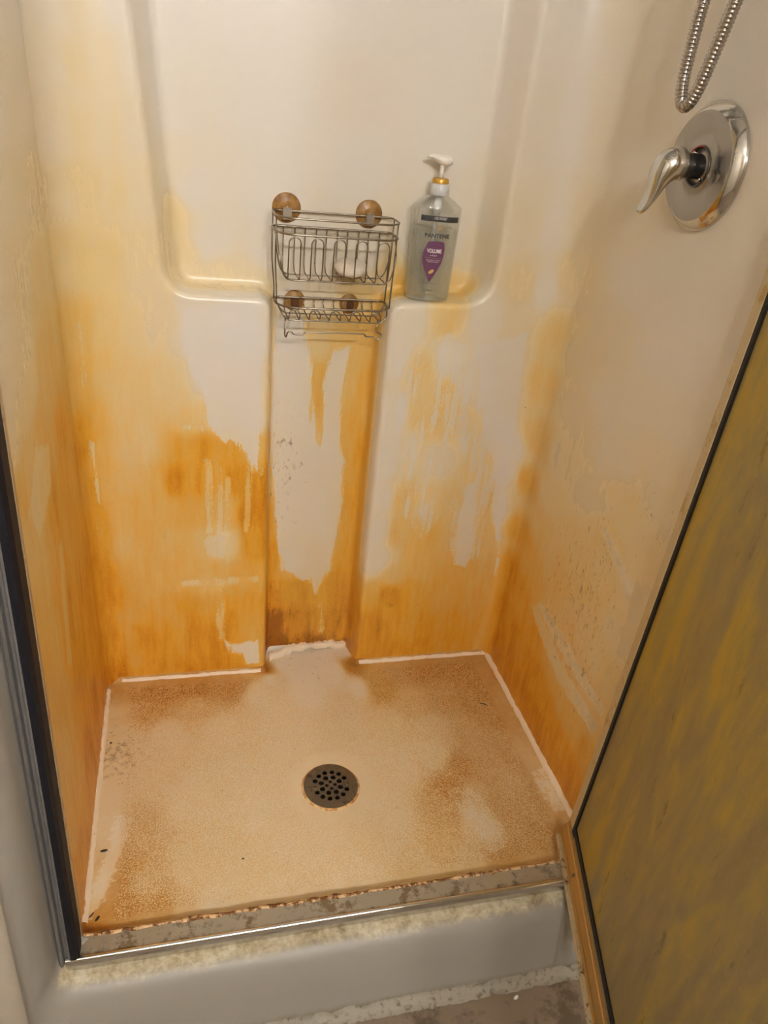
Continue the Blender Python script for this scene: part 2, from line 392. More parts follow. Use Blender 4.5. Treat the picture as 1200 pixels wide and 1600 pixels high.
WALL_SCRUBS = [(1,1.5,[(0.182, 0.845), (0.314, 0.856), (0.326, 0.516), (0.313, 0.517), (0.296, 0.552), (0.28, 0.587), (0.247, 0.587), (0.223, 0.621), (0.215, 0.679), (0.195, 0.716), (0.18, 0.776)]),
 (1,1.5,[(0.26, 0.089), (0.331, 0.095), (0.339, 0.019), (0.303, 0.023), (0.293, 0.049), (0.27, 0.06)]),
 (0.7,1.5,[(-0.005, 0.595), (0.005, 0.588), (0.008, 0.494), (0.005, 0.394), (-0.001, 0.379), (-0.0, 0.48)]),
 (0.5,1.5,[(-0.004, 0.816), (0.004, 0.816), (-0.002, 0.701), (-0.008, 0.7)]),
 (0.55,0.1,[(0.218, 0.546), (0.226, 0.546), (0.227, 0.385), (0.222, 0.386)]),
 (0.55,0.1,[(0.24, 0.532), (0.247, 0.532), (0.249, 0.322), (0.242, 0.322)]),
 (0.55,0.1,[(0.255, 0.503), (0.261, 0.503), (0.262, 0.368), (0.257, 0.369)]),
 (0.55,0.1,[(0.295, 0.545), (0.301, 0.545), (0.307, 0.443), (0.3, 0.383)]),
 (0.55,0.1,[(0.214, 0.363), (0.253, 0.377), (0.259, 0.329), (0.226, 0.323)]),
 (0.55,0.1,[(0.166, 0.264), (0.327, 0.268), (0.328, 0.255), (0.246, 0.248), (0.248, 0.099), (0.243, 0.1), (0.24, 0.248), (0.169, 0.254)]),
 (0.55,0.1,[(0.179, 0.621), (0.211, 0.617), (0.211, 0.613), (0.179, 0.615)]),
 (1,1.5,[(0.74, 0.792), (0.843, 0.821), (0.851, 0.714), (0.86, 0.584), (0.87, 0.46), (0.883, 0.325), (0.889, 0.236), (0.872, 0.326), (0.843, 0.412), (0.817, 0.539), (0.775, 0.629)]),
 (0.9,1.5,[(0.76, 0.478), (0.791, 0.493), (0.806, 0.38), (0.811, 0.311), (0.803, 0.267), (0.776, 0.278), (0.767, 0.364)]),
 (0.85,-0.1,[(0.584, 0.787), (0.678, 0.809), (0.765, 0.766), (0.805, 0.657), (0.831, 0.477), (0.825, 0.293), (0.781, 0.277), (0.722, 0.415), (0.686, 0.351), (0.634, 0.418), (0.599, 0.571)]),
 (0.5,-1.0,[(0.129, 0.751), (0.23, 0.704), (0.253, 0.601), (0.322, 0.488), (0.33, 0.165), (0.184, 0.14), (0.122, 0.28), (0.133, 0.574)]),
 (0.6,1.5,[(1.052, 0.262), (1.071, 0.281), (1.232, 0.244), (1.389, 0.234), (1.377, 0.206), (1.223, 0.202)]),
 (0.6,1.5,[(1.078, 0.281), (1.095, 0.302), (1.251, 0.293), (1.392, 0.277), (1.389, 0.258), (1.24, 0.259)]),
 (0.5,1.5,[(1.22, 0.565), (1.236, 0.581), (1.366, 0.527), (1.36, 0.509)]),
 (0.5,1.5,[(-0.388, 0.757), (-0.303, 0.717), (-0.329, 0.668), (-0.443, 0.652), (-0.481, 0.712)]),
 (0.4,1.5,[(-0.334, 0.573), (-0.301, 0.553), (-0.361, 0.361), (-0.392, 0.388)])]
NICHE_SCRUBS = [(1,1.5,[(0.35, 0.814), (0.403, 0.816), (0.423, 0.734), (0.437, 0.612), (0.455, 0.539), (0.459, 0.612), (0.454, 0.682), (0.468, 0.748), (0.503, 0.763), (0.495, 0.668), (0.492, 0.598), (0.51, 0.509), (0.511, 0.382), (0.511, 0.298), (0.493, 0.22), (0.477, 0.184), (0.466, 0.158), (0.449, 0.204), (0.431, 0.205), (0.385, 0.235), (0.371, 0.321), (0.356, 0.45), (0.353, 0.54)]),
 (0.8,1.5,[(0.476, 0.129), (0.484, 0.138), (0.491, 0.051), (0.481, 0.042)])]
FLOOR_STAINS = [(0.043,0.558,0.59,0,0),(0.111,0.540,0.64,0,0),(0.180,0.552,0.69,0,0.1),(0.279,0.550,0.64,0,0),(0.319,0.514,0.22,0,0),(0.099,0.492,0.54,0,0),(0.179,0.481,0.39,0,0),(0.034,0.481,0.39,0,0),(0.031,0.427,0.29,0,0.5),(0.033,0.383,0.29,0,0.9),(0.042,0.340,0.29,0,0.7),(0.077,0.368,0.29,0,0.4),(0.091,0.301,0.26,0,0.2),(0.034,0.264,0.28,0,0),(0.077,0.200,0.39,0,0.2),(0.017,0.196,0.25,0,0),(0.064,0.123,0.49,0,0.1),(0.020,0.081,0.34,0,0),(0.046,0.077,0.59,0,0),(0.097,0.080,0.37,0,0),(0.068,0.039,0.59,0,0),(0.019,0.036,0.69,0,0),(0.119,0.024,0.54,0,0),(0.011,0.010,0.94,0,0),(0.159,0.012,0.34,0,0),(0.200,0.010,0.24,0,0.3),(0.126,0.414,0.24,0,0),(0.242,0.398,0.24,0,0),(0.381,0.436,0.22,0,0),(0.174,0.243,0.24,0,0),(0.171,0.105,0.26,0.1,0),(0.293,0.225,0.22,0,0),(0.279,0.063,0.23,0.2,0),(0.440,0.552,0.1,0,0.4),(0.349,0.585,0.99,0,0),(0.559,0.590,0.94,0.3,0),(0.387,0.603,0.1,0,0.35),(0.377,0.651,0.1,0,0.3),(0.438,0.644,0.1,0,0.3),(0.547,0.632,0.1,0,0.4),(0.481,0.616,0.1,0,0.4),(0.352,0.563,0.1,0,0),(0.434,0.510,0.12,0,0),(0.553,0.506,0.12,0,0),(0.503,0.567,0.1,0,0.3),(0.514,0.458,0.24,0,0),(0.590,0.534,0.54,0.5,0),(0.605,0.499,0.64,0.6,0.1),(0.650,0.527,0.49,0,0.4),(0.703,0.543,0.59,0,0),(0.816,0.541,0.59,0,0),(0.844,0.503,0.59,0,0),(0.664,0.460,0.39,0.1,0),(0.733,0.430,0.49,0,0),(0.807,0.421,0.54,0,0.1),(0.838,0.376,0.54,0,0),(0.586,0.389,0.26,0.2,0),(0.695,0.356,0.29,0,0),(0.760,0.328,0.39,0,0),(0.818,0.283,0.44,0,0),(0.583,0.263,0.23,0,0),(0.532,0.159,0.22,0,0),(0.512,0.077,0.25,0.2,0),(0.673,0.285,0.24,0,0),(0.717,0.244,0.54,0,0.15),(0.765,0.220,0.44,0,0),(0.813,0.196,0.39,0,0),(0.683,0.183,0.59,0,0.2),(0.722,0.177,0.34,0,0),(0.763,0.139,0.49,0,0.1),(0.656,0.140,0.44,0,0),(0.701,0.118,0.24,0,0),(0.716,0.087,0.24,0,0),(0.771,0.093,0.49,0,0.1),(0.834,0.113,0.44,0,0),(0.798,0.059,0.49,0,0.1),(0.860,0.079,0.46,0,0.3),(0.829,0.040,0.49,0,0.1),(0.634,0.071,0.39,0.3,0),(0.661,0.040,0.34,0,0),(0.726,0.043,0.54,0,0),(0.552,0.044,0.29,0.2,0),(0.452,0.022,0.24,0,0),(0.361,0.013,0.24,0,0.1),(0.874,0.171,0.44,0,0),(0.853,0.224,0.44,0,0),(0.835,0.025,0.49,0,0),(0.403,0.135,0.23,0.1,0),(0.512,0.308,0.23,0,0),(0.393,0.324,0.23,0,0),(0.382,0.153,0.23,0,0)]
FLOOR_SCRUBS = [(0.85,0.15,[(0.672, 0.192), (0.714, 0.194), (0.742, 0.139), (0.753, 0.081), (0.74, 0.047), (0.705, 0.039), (0.705, 0.074), (0.693, 0.112), (0.679, 0.149)]),
 (0.8,0.2,[(0.864, 0.214), (0.893, 0.215), (0.903, 0.11), (0.874, 0.11), (0.86, 0.156)]),
 (0.7,1.5,[(0.037, 0.227), (0.065, 0.216), (0.048, 0.125), (0.027, 0.057), (0.01, 0.026), (0.003, 0.05), (0.026, 0.141)])]


# ---------------------------------------------------------------- stain fields
def squash(s):
    s = np.asarray(s, float)
    return np.where(s < 0, s * 0.45, np.where(s > W, W + (s - W) * 0.45, s))


def regress(x, z, table):
    T = np.array(table)
    x = squash(x)
    T[:, 0] = squash(T[:, 0])
    out = np.zeros((len(x), 3))
    for i0 in range(0, len(x), 4000):
        a = x[i0:i0 + 4000, None] - T[None, :, 0]
        b = z[i0:i0 + 4000, None] - T[None, :, 1]
        d2 = a * a + (b * 0.8) ** 2
        w = 1.0 / (d2 + 0.014 ** 2) ** 2.3
        out[i0:i0 + 4000] = (w @ T[:, 2:5]) / w.sum(1, keepdims=True)
    return out


def poly_sdf(x, z, poly):
    P = np.array(poly)
    n = len(P)
    best = np.full(len(x), 1e9)
    inside = np.zeros(len(x), bool)
    for i in range(n):
        a, b = P[i], P[(i + 1) % n]
        e = b - a
        px, pz = x - a[0], z - a[1]
        t = np.clip((px * e[0] + pz * e[1]) / max(e @ e, 1e-12), 0, 1)
        best = np.minimum(best, np.hypot(px - t * e[0], pz - t * e[1]))
        if abs(e[1]) > 1e-12:
            c = ((a[1] > z) != (b[1] > z)) & (x < e[0] * (z - a[1]) / e[1] + a[0])
            inside ^= c
    return np.where(inside, best, -best)


def scrub_field(x, z, scrubs):
    K = np.full(len(x), -3.0)
    Wt = np.zeros(len(x))
    for w, cap_, poly in scrubs:
        s = np.clip(poly_sdf(x, z, poly) / 0.014, -3, cap_)
        m = s > K
        K = np.where(m, s, K)
        Wt = np.where(m, w, Wt)
    return K, Wt


def set_attr(o, name, vals):
    a = o.data.attributes.new(name, 'FLOAT', 'POINT')
    a.data.foreach_set('value', np.asarray(vals, np.float32))


def paint(o, s, z, table, scrubs, inner=None, itable=None, iscrubs=None):
    f = regress(s, z, table)
    K, KW = scrub_field(s, z, scrubs)
    if inner is not None:
        fi = regress(s, z, itable)
        Ki, KWi = scrub_field(s, z, iscrubs)
        w = inner[:, None]
        f = f * (1 - w) + fi * w
        K = np.where(inner > 0.5, Ki, K)
        KW = np.where(inner > 0.5, KWi, KW)
    set_attr(o, 'stain', f[:, 0]); set_attr(o, 'yellow', f[:, 1]); set_attr(o, 'grime', f[:, 2])
    set_attr(o, 'scrub', K); set_attr(o, 'scrubw', KW)


# ---------------------------------------------------------------- stall: back wall with niche and channel
def rad_l(z): return np.interp(z, [0, 0.5, 1.0, 1.35], [0.03, 0.05, 0.075, 0.088])
def rad_r(z): return np.interp(z, [0, 0.5, 1.0, 1.35], [0.022, 0.045, 0.075, 0.088])
def left_x(z): return -0.014 * np.clip(z, 0, 1.4)


def chain(keys):
    """keys: (x, z, corner radius, run of the segment that follows) -> points, runs"""
    pts, runs = [], []
    n = len(keys)
    for i, (x, z, r, run) in enumerate(keys):
        p = np.array([x, z])
        if i in (0, n - 1) or r == 0:
            pts.append(p); runs.append(keys[min(i, n - 2)][3] if i < n - 1 else keys[n - 2][3])
            continue
        a = np.array(keys[i - 1][:2]) - p; la = np.linalg.norm(a); a /= la
        b = np.array(keys[i + 1][:2]) - p; lb = np.linalg.norm(b); b /= lb
        ang = math.acos(np.clip(a @ b, -1, 1))
        tl = r / math.tan(ang / 2)
        c = p + (a + b) / np.linalg.norm(a + b) * (r / math.sin(ang / 2))
        p0, p1 = p + a * tl, p + b * tl
        a0 = math.atan2(*(p0 - c)[::-1]); a1 = math.atan2(*(p1 - c)[::-1])
        da = (a1 - a0 + PI) % (2 * PI) - PI
        for k in range(13):
            t = k / 12
            th = a0 + da * t
            pts.append(c + r * np.array([math.cos(th), math.sin(th)]))
            s = t * t * (3 - 2 * t)
            runs.append(keys[i - 1][3] * (1 - s) + run * s)
    # resample long straight stretches
    P, R = [pts[0]], [runs[0]]
    for p, r in zip(pts[1:], runs[1:]):
        L = np.linalg.norm(p - P[-1]); m = max(1, int(math.ceil(L / 0.01)))
        p0, r0 = P[-1], R[-1]
        for k in range(1, m + 1):
            P.append(p0 + (p - p0) * k / m); R.append(r0 + (r - r0) * k / m)
    return np.array(P), np.array(R)


LK = [(0.106, TOPZ, 0, 0.028), (0.106, 1.42, 0.4, 0.028), (0.153, 0.866, 0.052, 0.008), (0.333, 0.864, 0.022, 0.012), (0.345, -0.02, 0, 0.012)]
RK = [(0.563, -0.02, 0, 0.014), (0.560, 0.866, 0.026, 0.008), (0.757, 0.872, 0.055, 0.03), (0.759, TOPZ, 0, 0.03)]


def profile(run, d, r1, r2, n=6):
    """cross-section (offset into the recess, depth) rounded at both bends"""
    A, B, C, E = np.array([-r1, 0]), np.array([0, 0]), np.array([run, d]), np.array([run + r2, d])
    u = (C - B) / np.linalg.norm(C - B)
    B1, C0 = B + u * r1, C - u * r2
    out = []
    for k in range(n + 1):
        t = k / n; out.append((1 - t) ** 2 * A + 2 * t * (1 - t) * B + t * t * B1)
    for k in range(1, 4): out.append(B1 + (C0 - B1) * k / 4)
    for k in range(n + 1):
        t = k / n; out.append((1 - t) ** 2 * C0 + 2 * t * (1 - t) * C + t * t * E)
    return np.array(out)


def chain_rows(P, R, r1=0.010, r2=0.013):
    T = np.gradient(P, axis=0)
    T /= np.linalg.norm(T, axis=1)[:, None]
    N = np.stack([-T[:, 1], T[:, 0]], 1)
    rows = [profile(r, DEP, r1, r2) for r in R]
    m = len(rows[0])
    off = np.array(rows)                       # chain x profile x 2
    pos = P[:, None, :] + N[:, None, :] * off[:, :, :1]
    return pos, off[:, :, 1]                   # (n,m,2), (n,m)


def fill(poly, zfine=1.43, cell=0.005):
    P = np.array(poly)
    x0, z0 = P.min(0); x1, z1 = P.max(0)
    zs = list(np.arange(z0 + cell / 2, min(z1, zfine), cell)) + list(np.arange(zfine + 0.02, z1, 0.03))
    gx, gz = np.meshgrid(np.arange(x0 + cell / 2, x1, cell), zs)
    gx, gz = gx.ravel(), gz.ravel()
    coarse = gz > zfine
    keep = poly_sdf(gx, gz, poly) > 0.0025
    keep &= ~coarse | ((np.round(gx / cell) % 4) == 0)
    vs_ = [Vector(p) for p in poly] + [Vector((a, b)) for a, b in zip(gx[keep], gz[keep])]
    n = len(poly)
    v, e, f, *_ = delaunay_2d_cdt(vs_, [(i, (i + 1) % n) for i in range(n)], [], 1, 1e-7)
    # keep triangles inside
    v = np.array([tuple(q) for q in v])
    cen = np.array([v[list(t)].mean(0) for t in f])
    ins = poly_sdf(cen[:, 0], cen[:, 1], poly) > 0
    return v, [t for t, k in zip(f, ins) if k]


def build_back_wall():
    LP, LR = chain(LK); RP, RR = chain(RK)
    lpos, ldep = chain_rows(LP, LR); rpos, rdep = chain_rows(RP, RR)
    V, F, DPT, S = [], [], [], []

    def push(v2, dep, faces):
        n = len(V)
        for (a, b), d_ in zip(v2, dep):
            V.append((a, b)); DPT.append(d_)
        F.extend([tuple(i + n for i in f) for f in faces])

    for pos, dep in ((lpos, ldep), (rpos, rdep)):
        n, m = dep.shape
        push(pos.reshape(-1, 2), dep.ravel(),
             [(i * m + k, (i + 1) * m + k, (i + 1) * m + k + 1, i * m + k + 1) for i in range(n - 1) for k in range(m - 1)])
    zb = -0.02
    def line(p, q, step=0.01):
        p, q = np.array(p), np.array(q); m = max(1, int(np.linalg.norm(q - p) / step))
        return [tuple(p + (q - p) * k / m) for k in range(1, m)]
    lo = [tuple(p) for p in lpos[:, 0]]; ro = [tuple(p) for p in rpos[:, 0]]
    li = [tuple(p) for p in lpos[:, -1]]; ri = [tuple(p) for p in rpos[:, -1]]
    # left proud panel
    poly = lo + line(lo[-1], (0, lo[-1][1])) + [(0.0, lo[-1][1])] + line((0, lo[-1][1]), (0, lo[0][1]), 0.01) + [(0.0, lo[0][1])] + line((0, lo[0][1]), lo[0])
    v, f = fill(poly); push(v, np.zeros(len(v)), f)
    poly = ro + line(ro[-1], (W, ro[-1][1])) + [(W, ro[-1][1])] + line((W, ro[-1][1]), (W, ro[0][1]), 0.01) + [(W, ro[0][1])] + line((W, ro[0][1]), ro[0])
    v, f = fill(poly); push(v, np.zeros(len(v)), f)
    poly = li + line(li[-1], ri[0]) + ri + line(ri[-1], li[0])
    v, f = fill(poly); push(v, np.full(len(v), DEP), f)
    V = np.array(V); DPT = np.array(DPT)
    u, z = V[:, 0], V[:, 1]
    rl, rr = rad_l(z), rad_r(z)
    x = u.copy(); y = D + DPT
    s = u.copy()
    m = u < rl
    th = (1 - smoothstep(0, 1, u[m] / rl[m])) * PI / 2
    x[m] = rl[m] * (1 - np.sin(th)) ; y[m] = D - rl[m] * (1 - np.cos(th)); s[m] = rl[m] - 4 * rl[m] * th / PI
    x[m] += left_x(z[m]) * (1 - smoothstep(0, 1, u[m] / rl[m]))
    m = u > W - rr
    uu = W - u[m]
    th = (1 - smoothstep(0, 1, uu / rr[m])) * PI / 2
    x[m] = W - rr[m] * (1 - np.sin(th)); y[m] = D - rr[m] * (1 - np.cos(th)); s[m] = W - (rr[m] - 4 * rr[m] * th / PI)
    o = mesh_obj('wall_back', np.stack([x, y, z], 1), F, M['wall'])
    set_attr(o, 'su', s); set_attr(o, 'inn', smoothstep(0.35, 0.65, DPT / DEP))
    bm = bmesh.new(); bm.from_mesh(o.data)
    bmesh.ops.remove_doubles(bm, verts=bm.verts, dist=1e-5)
    bmesh.ops.recalc_face_normals(bm, faces=bm.faces)
    if sum(f.normal.y for f in bm.faces) > 0: bmesh.ops.reverse_faces(bm, faces=bm.faces)
    bm.to_mesh(o.data); bm.free()
    n = len(o.data.vertices)
    sv = np.zeros(n, np.float32); o.data.attributes['su'].data.foreach_get('value', sv)
    iv = np.zeros(n, np.float32); o.data.attributes['inn'].data.foreach_get('value', iv)
    co = np.zeros(n * 3, np.float32); o.data.vertices.foreach_get('co', co)
    zz = co[2::3].astype(float)
    # where the rounded corners run out into the flat side walls, shade them exactly like those walls
    nrm = np.zeros(n * 3, np.float32); o.data.vertices.foreach_get('normal', nrm); nrm = nrm.reshape(-1, 3)
    nrm[np.abs(sv + rad_l(zz)) < 2e-4] = (1.0, 0.0, 0.0)
    nrm[np.abs(sv - W - rad_r(zz)) < 2e-4] = (-1.0, 0.0, 0.0)
    o.data.normals_split_custom_set_from_vertices([tuple(v_) for v_ in nrm])
    paint(o, sv.astype(float), zz, WALL_STAINS, WALL_SCRUBS, iv.astype(float), NICHE_STAINS, NICHE_SCRUBS)
    tag(o, 'stained cream back wall of the shower stall with moulded niche and channel', None, None, 'structure')
    return o


def build_side_wall(name, side, label):
    zs = np.concatenate([np.arange(-0.02, 1.43, 0.006), np.arange(1.45, TOPZ + 0.001, 0.05)])
    zs[-1] = TOPZ
    nv = 95
    V, S = [], []
    for z in zs:
        r = rad_l(z) if side < 0 else rad_r(z)
        y1 = D - r
        for k in range(nv):
            y = FRONT + (y1 - FRONT) * k / (nv - 1)
            x = left_x(z) if side < 0 else W
            V.append((x, y, z)); S.append(-(D - y) if side < 0 else W + D - y)
    F = []
    for i in range(len(zs) - 1):
        for k in range(nv - 1):
            q = (i * nv + k, i * nv + k + 1, (i + 1) * nv + k + 1, (i + 1) * nv + k)
            F.append(q if side > 0 else q[::-1])
    o = mesh_obj(name, V, F, M['wall'])
    me = o.data
    if me.polygons[0].normal.x * side > 0: me.flip_normals()
    paint(o, np.array(S, float), np.array([v[2] for v in V], float), WALL_STAINS, WALL_SCRUBS)
    return tag(o, label, None, None, 'structure')


wall_back = build_back_wall()
build_side_wall('wall_left', -1, 'orange-stained cream left wall of the shower stall')
build_side_wall('wall_right', 1, 'scratched and stained right wall of the stall behind the door')

# ---------------------------------------------------------------- shower pan
DRX, DRY, DRR = 0.441, 0.237, 0.054
CHX0, CHX1 = 0.345, 0.563
pan = empty('shower_pan', (0.45, 0.28, FLOORZ), 'stained textured shower pan with round drain and front curb', 'shower pan')


def build_basin():
    xs = np.arange(-0.004, W + 0.0041, 0.00505)
    ys = np.concatenate([np.arange(-0.020, 0.014, 0.002), np.arange(0.016, D + DEP + 0.004, 0.005)])
    gx, gy = np.meshgrid(xs, ys)
    nx, ny = len(xs), len(ys)
    x, y = gx.ravel(), gy.ravel()
    inch = (x > CHX0) & (x < CHX1)
    back = np.where(inch, D + DEP, D)
    d = np.minimum(np.minimum(x, W - x), back - y)
    d = np.where(inch & (y > D - 0.012), np.minimum(np.minimum(x - CHX0, CHX1 - x) + np.maximum(0, D - y), D + DEP - y), d)
    r = 0.010
    q = np.clip(r - d, 0, r)
    cove = r - np.sqrt(np.maximum(r * r - q * q, 0))
    dist = np.hypot(x - DRX, y - DRY)
    z = 0.004 * np.clip((dist - 0.055) / 0.4, 0, 1) + cove
    z = np.maximum(z, 0.032 * smoothstep(0.012, -0.016, y))
    # shallow dish around the drain
    z -= 0.002 * (1 - smoothstep(0.055, 0.085, dist))
    V = np.stack([x, y, z], 1)
    F = []
    for i in range(ny - 1):
        for k in range(nx - 1):
            a = i * nx + k
            cx, cy = (xs[k] + xs[k + 1]) / 2, (ys[i] + ys[i + 1]) / 2
            if math.hypot(cx - DRX, cy - DRY) < 0.046: continue
            F.append((a, a + 1, a + nx + 1, a + nx))
    o = mesh_obj('basin', V, F, M['pan'], pan)
    paint(o, x, y, FLOOR_STAINS, FLOOR_SCRUBS)
    b = 0.048
    e = np.minimum(np.minimum(x - b, W - b - x), np.minimum(D - 0.03 - y, y - 0.022))
    tex = smoothstep(-0.006, 0.006, e + 0.004 * hash_noise(x * 60 + y * 47, 3))
    tex = tex * smoothstep(0.075, 0.095, dist)
    set_attr(o, 'stipple', tex)
    return o


basin = build_basin()

# curb and left/right front flange: one rounded frame around the opening
def curb_mat():
    t = NT('grey_white_gelcoat_curb')
    sep = t.n.new('ShaderNodeSeparateXYZ'); t.link(t.pos, sep.inputs[0])
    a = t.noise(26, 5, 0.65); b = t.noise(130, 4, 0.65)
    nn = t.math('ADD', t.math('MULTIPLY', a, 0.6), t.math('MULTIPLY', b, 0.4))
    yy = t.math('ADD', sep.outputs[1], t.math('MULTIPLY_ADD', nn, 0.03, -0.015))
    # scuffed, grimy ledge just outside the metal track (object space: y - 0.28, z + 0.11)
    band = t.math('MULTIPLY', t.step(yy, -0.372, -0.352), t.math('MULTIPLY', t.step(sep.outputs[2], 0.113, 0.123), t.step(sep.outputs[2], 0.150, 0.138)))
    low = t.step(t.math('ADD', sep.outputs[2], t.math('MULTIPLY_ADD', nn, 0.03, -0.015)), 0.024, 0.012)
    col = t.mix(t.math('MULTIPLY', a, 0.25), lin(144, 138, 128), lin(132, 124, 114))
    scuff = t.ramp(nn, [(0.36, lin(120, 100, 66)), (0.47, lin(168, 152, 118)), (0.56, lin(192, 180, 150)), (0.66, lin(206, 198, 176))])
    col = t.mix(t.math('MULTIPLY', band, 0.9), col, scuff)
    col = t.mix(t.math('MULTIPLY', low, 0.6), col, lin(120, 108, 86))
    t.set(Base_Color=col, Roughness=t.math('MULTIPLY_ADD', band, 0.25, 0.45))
    return t.m


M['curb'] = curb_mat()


def build_curb():
    # rows: left (x,y), bottom (z,y)
    left = [(0.004, -0.028), (-0.010, -0.032), (-0.0235, -0.040), (-0.0265, -0.074), (-0.034, -0.094), (-0.046, -0.106), (-0.058, -0.106), (-0.066, -0.100), (-0.070, -0.088), (-0.071, -0.045)]
    bot = [(0.026, -0.020), (0.022, -0.050), (0.019, -0.064), (0.0165, -0.076), (0.011, -0.088), (-0.004, -0.099), (-0.030, -0.109), (-0.060, -0.118), (-0.09, -0.127), (-0.112, -0.134)]
    xr = W + 0.02
    rows = []
    for (lx, ly), (bz, by) in zip(left, bot):
        row = [(xr, by, bz), (0.45, by, bz)]
        rc = 0.035
        for k in range(11):
            t = k / 10
            th = t * PI / 2
            x = lx + rc - rc * math.sin(th); z = bz + rc - rc * math.cos(th)
            s = t * t * (3 - 2 * t)
            row.append((x, by * (1 - s) + ly * s, z))
        for z in (0.15, 0.4, 0.8, 1.3, TOPZ): row.append((lx, ly, z))
        rows.append(row)
    m = len(rows[0])
    V = [p for r in rows for p in r]
    F = [(i * m + k, i * m + k + 1, (i + 1) * m + k + 1, (i + 1) * m + k) for i in range(len(rows) - 1) for k in range(m - 1)]
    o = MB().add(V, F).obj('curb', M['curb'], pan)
    me = o.data
    return o


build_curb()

# grimy strip of old caulk on the curb right below the metal track
def ribbon(name, path, width, height, mat, parent, seed, nrm_fn, wn=0.35, n=7, kind=None):
    """irregular bead of caulk lying along a path; nrm_fn(i) -> (across, up) unit vectors"""
    P = [Vector(p) for p in path]
    N = len(P)
    tt = np.arange(N)
    w1 = width * (1 + wn * hash_noise(tt * 0.45, seed) + 0.25 * hash_noise(tt * 1.7, seed + 1))
    w2 = width * (1 + wn * hash_noise(tt * 0.45, seed + 2) + 0.25 * hash_noise(tt * 1.7, seed + 3))
    V = []
    for i in range(N):
        a, u = nrm_fn(i)
        for k in range(n):
            t = k / (n - 1) * 2 - 1
            ww = w1[i] if t < 0 else w2[i]
            V.append(P[i] + a * (t * ww) + u * (height * (1 - t * t) - 0.0004))
    F = [(i * n + k, i * n + k + 1, (i + 1) * n + k + 1, (i + 1) * n + k) for i in range(N - 1) for k in range(n - 1)]
    b = MB().add(V, F)
    return b.obj(name, mat, parent)


def seg(p, q, step=0.006):
    p, q = Vector(p), Vector(q); m = max(2, int((q - p).length / step))
    return [p + (q - p) * k / m for k in range(m + 1)]


S2 = math.sqrt(0.5)
X, Y, Z = Vector((1, 0, 0)), Vector((0, 1, 0)), Vector((0, 0, 1))
ribbon('caulk_bead', seg((0.03, D - 0.004, 0.005), (0.336, D - 0.004, 0.005)), 0.007, 0.004, M['caulk'], pan, 11, lambda i: ((-Y + -Z) * -S2, (-Y + Z) * S2))
ribbon('caulk_bead', seg((0.570, D - 0.004, 0.005), (W - 0.006, D - 0.004, 0.005)), 0.0085, 0.004, M['caulk'], pan, 21, lambda i: ((Y + Z) * S2, (-Y + Z) * S2))
ribbon('caulk_bead', seg((W - 0.004, D - 0.010, 0.005), (W - 0.004, 0.06, 0.005)), 0.010, 0.005, M['caulk'], pan, 31, lambda i: ((X + Z) * S2, (-X + Z) * S2))
ribbon('caulk_bead', seg((0.004, D - 0.030, 0.005), (0.004, 0.02, 0.005)), 0.008, 0.004, M['caulk'], pan, 41, lambda i: ((-X + Z) * S2, (X + Z) * S2))
arc = [Vector((0.36 + 0.19 * t, D + DEP - 0.008 - 0.03 * (1 - t) ** 4, 0.007 + 0.008 * math.sin(PI * t))) for t in np.linspace(0, 1, 44)]
ribbon('caulk_bead', arc, 0.0105, 0.006, M['caulk'], pan, 51, lambda i: ((Y + Z) * S2, (-Y + Z) * S2), wn=0.5)
ribbon('caulk_bead', seg((0.002, -0.0185, 0.0335), (0.88, -0.0185, 0.0335)), 0.0042, 0.003, M['grimy_caulk'], pan, 61, lambda i: (Y, Z), wn=0.5)
ribbon('caulk_bead', seg((-0.06, -0.139, FLOORZ + 0.006), (0.92, -0.139, FLOORZ + 0.006)), 0.014, 0.004,
       dirty('grey_floor_caulk', lin(140, 132, 117), lin(108, 98, 80), 0.5, 90, 0.6, metal=0.0), pan, 81, lambda i: ((Y * 0.8 + Z * 0.6), (-Y * 0.6 + Z * 0.8)))

# ---------------------------------------------------------------- bathroom shell
M['bath_floor'] = dirty('worn_vinyl_floor', lin(120, 104, 86), lin(92, 78, 62), 0.5, 12, 0.55, metal=0.0, bump=0.1)
M['plaster'] = simple('painted_wall', lin(188, 176, 158), 0.6)
M['ceiling'] = simple('white_ceiling', lin(222, 216, 206), 0.8)


def slab(name, x0, x1, y0, y1, z0, z1, mat, label):
    o = MB().box(x0, x1, y0, y1, z0, z1).obj(name, mat, None, smooth=False)
    return tag(o, label, None, None, 'structure')


slab('floor', -0.9, 1.7, -2.0, -0.03, FLOORZ - 0.05, FLOORZ, M['bath_floor'], 'worn grey-brown bathroom floor in front of the curb')
slab('wall_front', -0.9, -0.0705, -0.07, -0.02, FLOORZ, 2.35, M['plaster'], 'painted wall beside the left edge of the stall')
slab('wall_front_right', W + 0.02, 1.7, -0.07, -0.02, FLOORZ, 2.35, M['plaster'], 'painted wall hidden behind the open shower door')
slab('wall_rear', -0.9, 1.7, -2.06, -2.0, FLOORZ, 2.35, M['plaster'], 'bathroom wall behind the camera')
slab('wall_outer_left', -0.95, -0.9, -2.0, -0.02, FLOORZ, 2.35, M['plaster'], 'bathroom side wall left of the camera')
slab('wall_outer_right', 1.7, 1.75, -2.0, -0.02, FLOORZ, 2.35, M['plaster'], 'bathroom side wall right of the camera')
slab('ceiling', -0.95, 1.75, -2.06, 0.75, 2.35, 2.40, M['ceiling'], 'white bathroom ceiling above the stall')

